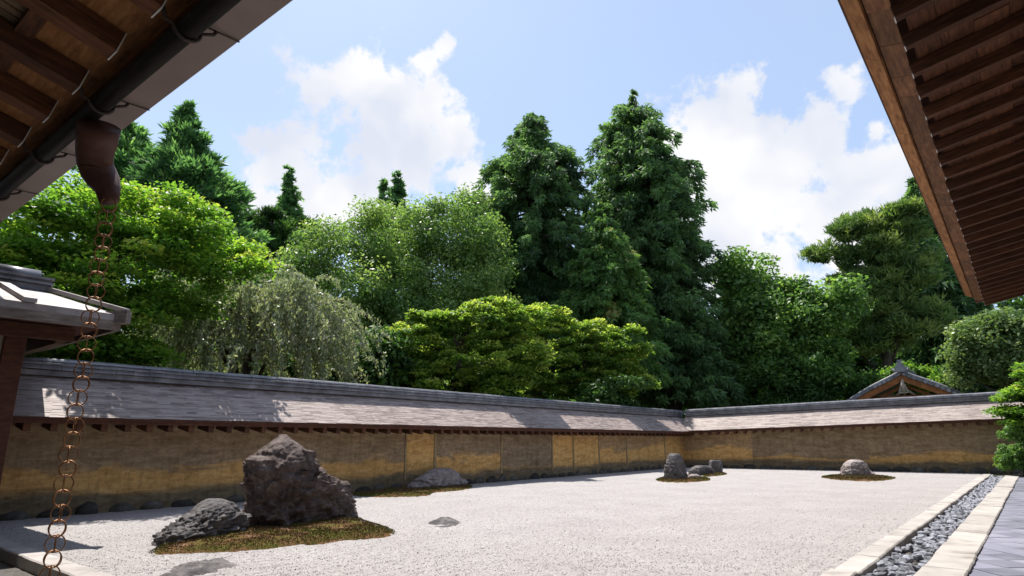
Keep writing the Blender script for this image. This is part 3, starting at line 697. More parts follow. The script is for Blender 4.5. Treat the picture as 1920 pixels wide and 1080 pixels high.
# ------------------------------------------------------------------ rocks and moss
def rock(label, cl, cr, outline, depth, mat, seed, amp=(.10, .05), back=.35, group=None, pw=.75, nlev=70, nang=110):
    """cl, cr: pixels where the rock's front meets the ground; outline: (py, left px, right px) from the top down"""
    a = onz(*cl); b = onz(*cr); w = b - a; w /= np.linalg.norm(w)
    nrm = np.array([-w[1], w[0], 0.0])
    if nrm @ (a - _c) < 0: nrm = -nrm
    base = a + nrm * depth * back
    lv = []
    for py, l, r_ in outline:
        pl = onp(l, py, base, nrm); pr = onp(r_, py, base, nrm)
        lv.append(((pl[2] + pr[2]) / 2, (pl - base) @ w, (pr - base) @ w))
    lv.sort()
    zs = np.array([q[0] for q in lv]); ls = np.array([q[1] for q in lv]); rs = np.array([q[2] for q in lv])
    ztop = zs[-1]; wmax = (rs - ls).max()
    V = []; Z = np.linspace(-.12, ztop, nlev)
    for z in Z:
        l = np.interp(z, zs, ls); r_ = np.interp(z, zs, rs)
        c = (l + r_) / 2; ha = max((r_ - l) / 2, .01)
        hb = depth * .5 * min(1, (2 * ha / wmax)) ** .55
        for k in range(nang):
            t = 2 * math.pi * k / nang
            ct, stt = math.cos(t), math.sin(t)
            x = c + ha * math.copysign(abs(ct) ** pw, ct); y = hb * math.copysign(abs(stt) ** pw, stt)
            V.append(base + w * x + nrm * y + np.array([0, 0, z]))
    V = np.array(V)
    # displace along the outward horizontal direction and a little upward
    sc = 1.0 / max(ztop, .2)
    out = []
    so = Vector((seed * 3.7, seed * 1.3, seed * 2.1))
    for i, v in enumerate(V):
        lev = i // nang; k = i % nang; t = 2 * math.pi * k / nang
        d = w * math.cos(t) + nrm * math.sin(t); hz = (v[2]) / ztop
        d = d * (1 - .4 * max(hz, 0)) + np.array([0, 0, .5 * max(hz, 0)])
        p = Vector(v)
        q = p * sc * 2.2 + so
        fsum = 0.0
        for sc2, wt in ((.42, 1.25), (1.05, .62), (2.5, .34), (6.0, .17)):
            qq = q * sc2 + Vector((mnoise.noise(q * sc2 * .9), mnoise.noise(q * sc2 * .9 + Vector((9, 0, 0))), 0)) * .25
            dd, pp = mnoise.voronoi(qq); cp = pp[0]
            a1 = math.sin(cp.x * 12.9898 + cp.y * 78.233 + cp.z * 37.719) * 43758.5453; a1 -= math.floor(a1)
            a2 = math.sin(cp.x * 39.346 + cp.y * 11.135 + cp.z * 83.155) * 24634.6345; a2 -= math.floor(a2)
            nv = Vector((math.cos(a1 * 6.283), math.sin(a1 * 6.283), (a2 - .3) * 1.6))
            fsum += wt * ((qq - cp).dot(nv) * .95 + (a2 - .5) * .28)
        rid = mnoise.ridged_multi_fractal(q * 1.1, .9, 2.1, 5, 1.0, 2.0) / 2.2 - .5
        fb = mnoise.fractal(q * 4.0, .8, 2.1, 6)
        s = ztop * (amp[0] * (rid * .32 + fsum * .8) + amp[1] * fb)
        fade = min(1, .05 + .95 * ((nlev - 1 - lev) / (nlev * .38)))
        out.append((v, d, s, fade))
    S_ = np.array([q[2] for q in out]); mu = S_.mean() + .35 * S_.std()
    out = [v + d * (s - mu) * f for v, d, s, f in out]
    Fc = []
    for i in range(nlev - 1):
        for k in range(nang):
            k2 = (k + 1) % nang; Fc.append((i * nang + k, i * nang + k2, (i + 1) * nang + k2, (i + 1) * nang + k))
    m = len(out); out.append(np.mean(out[-nang:], axis=0) + np.array([0, 0, .004]))
    tri = [((nlev - 1) * nang + k, (nlev - 1) * nang + (k + 1) % nang, m) for k in range(nang)]
    me = mesh_of('rock', out, Fc + tri, mat, True)
    o = put('rock', me); tag(o, label, 'rock', group)
    # origin at base
    c = base; me.transform(Matrix.Translation(Vector((-c[0], -c[1], 0)))); o.location = (c[0], c[1], 0)
    return o
GR = 'rocks of the gravel garden'
rock('tall craggy peaked dark rock, the largest in the gravel', (455, 1002), (652, 976),
     [(815,528,533),(821,524,537),(828,516,543),(836,507,549),(848,491,565),(853,488,576),(862,470,585),(880,467,604),(900,466,620),(920,465,636),(945,462,646),(965,456,650),(985,452,655),(1003,450,657)],
     1.15, M['rock_dark'], 3, (.165, .06), .35, GR, .66, 110, 170)
rock('low dark rock leaning against the largest rock', (297, 1034), (444, 1004),
     [(935,394,410),(942,382,424),(952,368,434),(962,350,438),(978,330,439),(992,311,439),(1010,301,436),(1024,297,424),(1034,295,414)],
     .75, M['rock_grey'], 9, (.26, .10), .35, GR, .8)
rock('long pale rounded rock on brown moss near the long wall', (768, 921), (870, 912),
     [(878,818,838),(882,804,848),(889,792,856),(898,778,862),(906,768,869),(914,765,872),(922,764,872)], .8, M['rock_pale'], 12, (.13, .06), .35, GR, .85)
rock('upright grey rock standing on the small far moss patch', (1253, 901), (1284, 900),
     [(850,1259,1269),(854,1256,1274),(862,1254,1279),(875,1251,1284),(890,1250,1286),(901,1252,1285)], .6, M['rock_grey'], 17, (.09, .045), .35, GR, .8)
rock('low dark rock between the upright rock and the block', (1294, 892), (1337, 891),
     [(873,1306,1326),(877,1298,1332),(883,1294,1337),(892,1293,1338)], .6, M['rock_grey'], 22, (.16, .07), .35, GR, .8)
rock('square dark block of rock nearest the far corner', (1332, 888), (1354, 888),
     [(863,1332,1352),(866,1331,1353),(875,1330,1354),(888,1331,1354)], .45, M['rock_grey'], 26, (.05, .03), .35, GR, .55)
rock('small flat pale stone beside the upright rock', (1288, 899), (1315, 899),
     [(889,1296,1307),(892,1291,1312),(899,1288,1315)], .4, M['rock_pale'], 31, (.12, .06), .35, GR, .9)
rock('round speckled rock alone on moss before the far wall', (1578, 895), (1638, 895),
     [(862,1596,1610),(865,1588,1617),(872,1581,1622),(882,1578,1628),(888,1577,1636),(896,1576,1640)], .9, M['rock_pale'], 36, (.10, .06), .35, GR, .85)
def low_stone(label, c, rx, ry, h, mat, seed):
    p = onz(*c); q = onz(c[0] + rx, c[1]); ax = q - p; lx = np.linalg.norm(ax); ax /= lx
    n = np.array([-ax[1], ax[0], 0]); ly = np.linalg.norm(onz(c[0], c[1] - ry) - p)
    V = []; Fc = []; NR, NA = 30, 72
    for i in range(NR):
        rr = i / (NR - 1)
        for k in range(NA):
            t = 2 * math.pi * k / NA
            rad = rr * (1 + .25 * mnoise.noise(Vector((math.cos(t) * 1.3, math.sin(t) * 1.3, seed))))
            v = p + ax * lx * rad * math.cos(t) + n * ly * rad * math.sin(t)
            z = .45 * h * max(0, 1 - rr ** 3) + 1.1 * h * mnoise.fractal(Vector(v) * 3.5 + Vector((seed, 0, 0)), .9, 2, 6) * (1 - rr ** 4) - .02 * rr ** 3
            V.append((v[0] - p[0], v[1] - p[1], z))
    for i in range(NR - 1):
        for k in range(NA): Fc.append((i * NA + k, i * NA + (k + 1) % NA, (i + 1) * NA + (k + 1) % NA, (i + 1) * NA + k))
    o = put('flat_stone', mesh_of('flat_stone', V, Fc, mat, True)); o.location = (p[0], p[1], 0); tag(o, label, 'rock', GR)
low_stone('flat stone barely showing in the gravel right of the largest rock', (836, 980), 37, 9, .06, M['rock_grey'], 2.2)
low_stone('broad flat stone sunk in the gravel in front of the moss', (372, 1066), 78, 15, .06, M['rock_grey'], 5.1)

def in_poly(P, poly):
    x, y = P[:, 0], P[:, 1]; ins = np.zeros(len(P), bool); j = len(poly) - 1
    for i in range(len(poly)):
        xi, yi = poly[i]; xj, yj = poly[j]
        ins ^= ((yi > y) != (yj > y)) & (x < (xj - xi) * (y - yi) / (yj - yi + 1e-12) + xi); j = i
    return ins
def edge_dist(P, poly):
    d = np.full(len(P), 1e9)
    for i in range(len(poly)):
        a = poly[i]; b = poly[(i + 1) % len(poly)]; ab = b - a
        t = np.clip(((P - a) @ ab) / (ab @ ab), 0, 1); d = np.minimum(d, np.linalg.norm(P - a - t[:, None] * ab, axis=1))
    return d
def moss(pts, label, seed, hgt, ntuft, size):
    poly = px_poly(pts); r = np.random.default_rng(seed)
    # round and roughen the outline
    pp = []
    n = len(poly)
    for i in range(n):
        p0, p1, p2, p3 = poly[i - 1], poly[i], poly[(i + 1) % n], poly[(i + 2) % n]
        for t in np.linspace(0, 1, 8, endpoint=False):
            pp.append(.5 * (2 * p1 + (p2 - p0) * t + (2 * p0 - 5 * p1 + 4 * p2 - p3) * t * t + (-p0 + 3 * p1 - 3 * p2 + p3) * t ** 3))
    poly = np.array(pp); c = poly.mean(0)
    poly = poly + r.normal(0, .012, poly.shape)
    root = thing('moss_patch', label, 'moss', (c[0], c[1], 0), 'moss patches in the gravel')
    V = []; Fc = []; NR = 18; NA = len(poly)
    for i in range(NR):
        rr = 1 - i / NR
        for q in poly:
            p = c + (q - c) * rr
            z = hgt * (1 - rr ** 4) + .018 * mnoise.fractal(Vector((p[0] * 5, p[1] * 5, seed)), 1, 2, 4) * (1 - rr ** 6) - .012 * (rr == 1)
            V.append((p[0], p[1], z + .003))
    for i in range(NR - 1):
        for k in range(NA): Fc.append((i * NA + k, i * NA + (k + 1) % NA, (i + 1) * NA + (k + 1) % NA, (i + 1) * NA + k))
    Fc.append(tuple(range((NR - 1) * NA, NR * NA)))
    put('moss_cushion', mesh_of('moss_cushion', V, Fc, M['moss'], True), root)
    lo, hi = poly.min(0), poly.max(0); P = r.uniform(lo, hi, (ntuft * 3, 2)); P = P[in_poly(P, poly)][:ntuft]
    ed = edge_dist(P, poly); z = hgt * np.clip(ed / .35, 0, 1) ** .5 + .004
    tn = np.array([mnoise.fractal(Vector((p[0] * 1.7, p[1] * 1.7, seed)), 1, 2, 4) for p in P])
    keep = tn < .42 + r.normal(0, .15, len(P)); P, z, tn, ed = P[keep], z[keep], tn[keep], ed[keep]
    tint = np.clip(.36 - tn * .9 + np.clip(.25 - ed, 0, .25) * 1.6 + r.normal(0, .15, len(P)), 0, 1)
    n = len(P); a = r.uniform(0, 6.28, n); s = r.uniform(.5, 1.2, n) * size
    VV = np.zeros((n, 3, 3)); dx = np.stack([np.cos(a), np.sin(a), 0 * a], -1)
    B = np.concatenate([P, z[:, None]], 1)
    VV[:, 0] = B - dx * s[:, None] * .55; VV[:, 1] = B + dx * s[:, None] * .55
    VV[:, 2] = B + np.stack([r.normal(0, .5, n) * s, r.normal(0, .5, n) * s, s * 1.1], -1)
    put('moss_tufts', fast_mesh('moss_tufts', VV.reshape(-1, 3), np.arange(3 * n).reshape(-1, 3), M['moss_tuft'], False, np.repeat(tint, 3)), root, kind='stuff')
mls = ['large brown and green moss patch under the largest rock', 'reddish brown moss patch around the long pale rock', 'small green moss patch at the foot of the upright rock', 'narrow moss strip under the square block of rock', 'round moss patch under the speckled rock before the far wall']
for i, ((nm, pts), lb) in enumerate(zip(moss_defs, mls)):
    moss(pts, lb, 40 + i, [.07, .06, .05, .05, .06][i], [26000, 14000, 4000, 2000, 6000][i], [.016, .022, .03, .03, .035][i])

# ------------------------------------------------------------------ main hall eave (right)
def hall():
    root = thing('temple_hall', 'dark timber eave of the temple hall, rafters seen from below at the right', 'building', (3.5, 14, 0))
    pitch = .20; XE = -.80; ZE = 6.30; Y0, Y1 = -3.0, 28.9
    zr = lambda x: ZE + (x - XE) * pitch
    # edge boards: outer board with bounced light in its colour and inner board, each of several lengths
    r = random.Random(2)
    def runs(name, prof, mat, l0, l1, y0, y1):
        y = y0
        while y < y1 - .01:
            b = min(y + r.uniform(l0, l1), y1); k = len(prof)
            j = r.uniform(-.004, .004)
            V = [(x, y + .003, z + j) for x, z in prof] + [(x, b - .003, z + j) for x, z in prof]
            Fc = [(i, (i + 1) % k, (i + 1) % k + k, i + k) for i in range(k)] + [tuple(range(k - 1, -1, -1)), tuple(range(k, 2 * k))]
            put(name, mesh_of(name, V, Fc, mat), root); y = b
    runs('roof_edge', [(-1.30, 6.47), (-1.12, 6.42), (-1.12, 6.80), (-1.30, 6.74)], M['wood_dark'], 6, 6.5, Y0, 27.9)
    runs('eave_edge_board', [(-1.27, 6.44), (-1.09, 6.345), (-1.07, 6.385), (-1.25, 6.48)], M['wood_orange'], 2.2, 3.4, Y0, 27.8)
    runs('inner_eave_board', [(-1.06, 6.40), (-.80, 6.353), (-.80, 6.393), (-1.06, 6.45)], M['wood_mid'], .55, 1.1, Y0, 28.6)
    # sheathing planks lengthwise above the rafters
    x = -.70; k = 0
    while x < 3.6:
        w = r.uniform(.30, .42); e = min(x + w, 3.7)
        y = Y0
        while y < Y1 - .05:
            b = min(y + r.uniform(3.5, 5.5), Y1); dz = r.uniform(0, .018)
            V = [(x, y, zr(x) + .055 + dz), (e - .006, y, zr(e) + .055 + dz), (e - .006, b - .006, zr(e) + .055 + dz), (x, b - .006, zr(x) + .055 + dz)]
            V += [(a, c, d + .03) for a, c, d in V]
            put('ceiling_plank', mesh_of('ceiling_plank', V, BOXF, M['wood_rafter_y']), root); y = b
        x += w
    # rafters
    L = 4.55
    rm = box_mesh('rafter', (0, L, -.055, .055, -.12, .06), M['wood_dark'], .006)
    cap = box_mesh('rafter_cap', (-.012, 0.0, -.058, .058, -.122, -.098), M['white_metal'])
    ang = math.atan(pitch)
    y = 9.409 - .745 * 16
    while y < Y1 - .1:
        if y > -2.5:
            m = Matrix.Translation((XE + r.uniform(-.012, .012), y + r.uniform(-.02, .02), ZE + r.uniform(-.006, .006))) @ Matrix.Rotation(r.uniform(-.006, .006), 4, 'Z') @ Matrix.Rotation(-ang, 4, 'Y')
            o = put('rafter', rm, root, m)
            put('rafter_cap', cap, o, m)
        y += .745
    # cross purlins
    for xx in (.62, 2.2):
        put('purlin', MB().box(xx, xx + .12, Y0, Y1, zr(xx) - .11, zr(xx) + .045).mesh('purlin', M['wood_rafter_y']), root)
    # end of the eave
    V = [(-1.05, Y1, 6.33), (3.7, Y1, zr(3.7) - .1), (3.7, Y1, zr(3.7) + .3), (-1.05, Y1, 6.7)]; V += [(a, b + .10, c) for a, b, c in V]
    put('verge_board', mesh_of('verge_board', V, [(0, 1, 2, 3), (7, 6, 5, 4), (0, 4, 5, 1), (1, 5, 6, 2), (2, 6, 7, 3), (3, 7, 4, 0)], M['wood_dark']), root)
    # roof above
    V = [(-1.28, Y0, 6.76), (4.2, Y0, 8.0), (4.2, Y0, 8.35), (-1.28, Y0, 6.86)]; V += [(a, Y1 if a > 0 else Y1 - .9, c) for a, b, c in V]
    put('roof', mesh_of('roof', V, [(0, 1, 2, 3), (7, 6, 5, 4), (0, 4, 5, 1), (1, 5, 6, 2), (2, 6, 7, 3), (3, 7, 4, 0)], M['wood_dark']), root)
    put('wall', MB().box(3.7, 3.9, Y0, Y1, 0, 7.6).mesh('wall', M['plaster']), root)  # hall's unseen wall, added to stop north sky light leaking under the roof
    put('veranda_floor', MB().box(1.3, 3.7, Y0, Y1, .62, .72).mesh('veranda_floor', M['wood_dark']), root)
    for yy in np.arange(-2.5, 29, 4.5):
        put('post', MB().box(3.42, 3.68, yy - .13, yy + .13, .72, 7.0).mesh('post', M['wood_dark']), root)
        put('veranda_post', MB().box(1.35, 1.5, yy - .08, yy + .08, -.02, .62).mesh('veranda_post', M['wood_dark']), root)
    a = math.radians(.6); p = Vector((-1.28, 27.6, 0)); c = Vector((3.5, 14, 0))
    q = Matrix.Rotation(a, 3, 'Z') @ (p - c) + c
    root.rotation_euler = (0, 0, a); root.location = c + (p - q)
hall()

# ------------------------------------------------------------------ corridor eave with gutter (upper left)
def corridor():
    root = thing('corridor_roof', 'dark timber corridor eave with iron gutter and hooks at the upper left', 'building', (-8, -1.5, 0))
    X0, X1 = -17.0, -2.0; ZE = 4.95; YE = 1.73; pitch = .25; ang = math.atan(pitch)
    zr = lambda y: ZE + (YE - y) * pitch
    L = 3.6
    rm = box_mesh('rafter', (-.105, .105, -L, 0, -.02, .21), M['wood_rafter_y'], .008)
    cap = MB().box(-.108, .108, 0, .012, -.026, -.012).box(.100, .110, 0, .012, -.026, .215).mesh('rafter_cap', M['white_metal'])
    x = -6.34 + .99 * 4
    while x > X0:
        m = Matrix.Translation((x, YE, ZE)) @ Matrix.Rotation(-ang, 4, 'X')
        o = put('rafter', rm, root, m); put('rafter_cap', cap, o, m)
        x -= .99
    r = random.Random(6)
    # edge board over rafter ends
    x = X0
    while x < X1:
        b = min(x + r.uniform(1.6, 3), X1)
        V = [(x, 1.28, 5.29), (b - .006, 1.28, 5.29), (b - .006, 1.98, 5.10), (x, 1.98, 5.10)]; V += [(a, c, d + .05) for a, c, d in V]
        put('edge_board', mesh_of('edge_board', V, BOXF, M['wood_orange_x']), root)
        V = [(x, 1.96, 5.04), (b - .006, 1.96, 5.04), (b - .006, 2.02, 5.04), (x, 2.02, 5.04)]; V += [(a, c, d + .16) for a, c, d in V]
        put('fascia', mesh_of('fascia', V, BOXF, M['wood_dark']), root)
        x = b
    # slats along the slope
    x = X0
    while x < X1:
        w = r.uniform(.10, .16)
        V = [(x, -1.9, zr(-1.9) + .235), (x + w, -1.9, zr(-1.9) + .235), (x + w, 1.32, zr(1.32) + .235), (x, 1.32, zr(1.32) + .235)]; V += [(a, c, d + .02) for a, c, d in V]
        put('slat', mesh_of('slat', V, BOXF, M['wood_slat']), root)
        x += w + r.uniform(.012, .06)
    for yy in (1.12, -.2):
        put('crosspiece', MB().box(X0, X1, yy, yy + .16, zr(yy) + .155, zr(yy) + .225).mesh('crosspiece', M['wood_dark']), root)
    # roof skin
    V = [(X0, -2.2, 6.22), (X1, -2.2, 6.22), (X1, 2.41, 5.16), (X0, 2.41, 5.16)]; V += [(a, c, d + .12) for a, c, d in V]
    put('roof', mesh_of('roof', V, BOXF, M['copper_plate']), root)
    put('roof_edge', MB().box(X0, X1, 2.03, 2.43, 5.0, 5.045).box(X0, X1, 2.40, 2.44, 5.045, 5.2).mesh('roof_edge', M['panel']), root)
    # half-round gutter
    V = []; Fc = []; cy, cz, R = 1.965, 4.875, .10; na = 14; xs = [X0 + i * .6 for i in range(int((X1 - X0) / .6) + 1)]
    for x in xs:
        for rr in (R, R - .012):
            for k in range(na + 1):
                t = math.pi + math.pi * k / na; V.append((x, cy + rr * math.cos(t), cz + rr * math.sin(t)))
    st = 2 * (na + 1)
    for i in range(len(xs) - 1):
        for k in range(na):
            a = i * st + k; Fc.append((a, a + st, a + st + 1, a + 1)); c = a + na + 1; Fc.append((c, c + 1, c + st + 1, c + st))
        for k in (0, na):
            a = i * st + k; Fc.append((a, a + na + 1, a + na + 1 + st, a + st))
    gut = put('gutter', mesh_of('gutter', V, Fc, M['gutter'], True), root)
    put('rim', MB().tube([(X0, cy + R, cz), (X1, cy + R, cz)], .016, 6).mesh('rim', M['iron'], True), gut)
    # hooks
    p = [(0, 1.72, 5.07), (0, 1.78, 4.86)] + [(0, cy + (R + .02) * math.cos(t), cz + (R + .02) * math.sin(t)) for t in np.linspace(math.pi * 1.05, math.pi * 2.0, 12)] + [(0, 2.19, 4.93), (0, 2.21, 4.97)]
    hook = MB().tube(p, .017, 8).mesh('hook', M['iron'], True)
    p = [(0, cy + .10, 4.97), (0, 2.43, 4.985)]
    rod = MB().tube(p, .008, 6).mesh('rod', M['iron'], True)
    x = -5.28 + 2.0 * 1
    while x > X0:
        m = Matrix.Translation((x, 0, 0))
        h = put('hook', hook, root, m); put('rod', rod, h, m)
        x -= 2.0
    # funnel-shaped outlet
    cx = -7.68
    pth = [tuple(ony(x, y, d)) for x, y, d in ((186, 236, 2.04), (182, 262, 2.08), (178, 285, 2.12), (178, 305, 2.17), (184, 322, 2.22), (195, 340, 2.27), (203, 356, 2.3), (205, 378, 2.3))]
    rad = [.21, .20, .188, .182, .18, .165, .13, .098]
    V, Fc = sweep(pth, rad, 16, True, .62)
    sp_ = put('downspout', mesh_of('downspout', V, Fc, M['spout'], True), root)
    for q in (1, 4):
        V, Fc = sweep([Vector(pth[q]) - Vector((0, 0, .012)), Vector(pth[q]) + Vector((0, 0, .012))], [rad[q] * 1.05] * 2, 16, True, .64); put('seam', mesh_of('seam', V, Fc, M['spout'], True), sp_)
    put('wall', MB().box(X0, X1, -1.9, -1.75, 0, 5.7).mesh('wall', M['plaster']), root)
    for xx in np.arange(X0 + .5, X1, 3.0): put('post', MB().box(xx - .1, xx + .1, -1.75, -1.55, 0, 5.6).mesh('post', M['wood_dark']), root)
    return root
corridor()

def rain_chain():
    root = thing('rain_chain', 'copper ring rain chain hanging from the gutter outlet at the left', 'rain chain', (-7.68, 2.3, -.1))
    R, t = .082, .0062
    V = []; Fc = []; A, Bn = 22, 6
    for i in range(A):
        a = 2 * math.pi * i / A
        for k in range(Bn):
            b = 2 * math.pi * k / Bn; rr = R + t * math.cos(b); V.append((rr * math.cos(a), t * math.sin(b), rr * math.sin(a)))
    for i in range(A):
        for k in range(Bn): Fc.append((i * Bn + k, i * Bn + (k + 1) % Bn, ((i + 1) % A) * Bn + (k + 1) % Bn, ((i + 1) % A) * Bn + k))
    ring = mesh_of('ring', V, Fc, M['chain'], True)
    z = 3.90; k = 0; r = random.Random(3)
    view = math.atan2(2.3, -7.68) + math.pi / 2
    while z > -.05:
        j = r.uniform(-.12, .12); sx = r.uniform(-.006, .006)
        pair = (-.55, .55) if k % 2 == 0 else (.05, 1.57)
        for a in pair:
            put('ring', ring, root, Matrix.Translation((-7.68 + sx, 2.3 + sx, z)) @ Matrix.Rotation(view + a + j, 4, 'Z') @ Matrix.Rotation(r.uniform(-.06, .06), 4, 'Y'))
        z -= .142; k += 1
rain_chain()

# ------------------------------------------------------------------ gatehouse at the left edge
def gatehouse():
    root = thing('gatehouse', 'small gatehouse with hipped grey roof, tiled ridge and brown post at the left edge', 'building', (-13, 1, 0))
    T = Vector((-11, 3.72, 3.27)); Rr = Vector((-13, 3.12, 3.86)); S = Vector((-15, 3.72, 3.27)); yb = -4.0
    E = Vector((-11, yb, 3.27)); RE = Vector((-13, yb, 3.86)); SE = Vector((-15, yb, 3.27))
    th = .10
    def slab(name, pts, mat, t=th):
        V = list(pts) + [p - Vector((0, 0, t)) for p in pts]; k = len(pts)
        Fc = [tuple(range(k)), tuple(range(2 * k - 1, k - 1, -1))] + [(i + k, (i + 1) % k + k, (i + 1) % k, i) for i in range(k)]
        return put(name, mesh_of(name, V, Fc, mat), root)
    slab('roof_slope', [E, T, Rr, RE], M['copper_plate']); slab('roof_slope', [T, S, Rr], M['copper_plate']); slab('roof_slope', [S, SE, RE, Rr], M['copper_plate'])
    # seams and hip rolls
    def bar(name, a, b, w, h, mat, lift=0):
        a, b = Vector(a), Vector(b); d = (b - a).normalized(); sd = d.cross(Vector((0, 0, 1))).normalized() * w / 2; up = Vector((0, 0, h))
        lo = Vector((0, 0, lift))
        V = [a - sd + lo, a + sd + lo, b + sd + lo, b - sd + lo]; V += [v + up for v in V]
        return put(name, mesh_of(name, V, BOXF, mat), root)
    bar('hip_roll', Rr, T + Vector((.06, .03, .02)), .11, .07, M['copper_plate'], .012); bar('hip_roll', Rr, S, .11, .07, M['copper_plate'], .012)
    for yy in (2.50, 1.3, .1, -1.1): bar('roof_seam', (-13, yy, 3.86), (-10.97, yy, 3.262), .16, .065, M['copper_plate'], .01)
    # eave edges, curved up a little at the corner
    bar('eave_board', (-11.03, yb, 3.02), (-11.03, 3.66, 3.02), .06, .15, M['wood_grey']); bar('eave_board', (-11.0, 3.69, 3.02), (-15, 3.69, 3.02), .06, .15, M['wood_grey'])
    bar('corner_piece', T + Vector((-.16, -.16, -.16)), T + Vector((.07, .07, -.13)), .16, .20, M['wood_grey'])
    # ceiling and rafters under the eave
    slab('soffit', [Vector((-11.1, yb, 3.12)), Vector((-11.1, 3.62, 3.12)), Vector((-14.9, 3.62, 3.12)), Vector((-14.9, yb, 3.12))], M['wood_red'], .03)
    bar('eave_beam', (-12.1, 3.25, 2.86), (-15.2, 3.25, 2.86), .14, .2, M['wood_slat'])
    bar('eave_beam', (-11.7, yb, 2.86), (-11.7, 3.3, 2.86), .14, .2, M['wood_red'])
    # ridge of tiles
    def rc(w, z0, z1, y1, name, rt=False):
        if rt:
            prof = [(-13 + w / 2 * math.cos(t), z0 + (z1 - z0) * math.sin(t)) for t in np.linspace(0, math.pi, 9)]
        else: prof = [(-13 + w / 2, z0), (-13 + w / 2, z1), (-13 - w / 2, z1), (-13 - w / 2, z0)]
        y = y1; k = len(prof)
        while y > yb:
            b = y - .62
            V = [(a, y, c) for a, c in prof] + [(a, b + .006, c) for a, c in prof]
            Fc = [((i + 1) % k, i, i + k, (i + 1) % k + k) for i in range(k)] + [tuple(range(k)), tuple(range(2 * k - 1, k - 1, -1))]
            put(name, mesh_of(name, V, Fc, M['tile'], rt), root); y = b
    rc(.34, 3.82, 3.92, 3.16, 'ridge_tile'); rc(.44, 3.925, 3.965, 3.20, 'ridge_tile'); rc(.36, 3.965, 4.01, 3.16, 'ridge_tile'); rc(.46, 4.01, 4.05, 3.20, 'ridge_tile'); rc(.30, 4.05, 4.20, 3.02, 'ridge_cap', True)
    for yy in (2.64, .6): put('post', box_mesh('post', (-12.27, -12.0, yy - .14, yy + .14, 0, 3.1), M['wood_red'], .01), root)
    put('post', box_mesh('post', (-14.2, -13.95, 2.5, 2.78, 0, 3.1), M['wood_red'], .01), root)
    put('wall', MB().box(-12.2, -12.08, yb, 2.52, .0, 3.1).mesh('wall', M['plaster']), root)
    put('end_wall', MB().box(-13.96, -12.26, 2.58, 2.70, .0, 3.1).mesh('end_wall', M['wood_red']), root)
gatehouse()

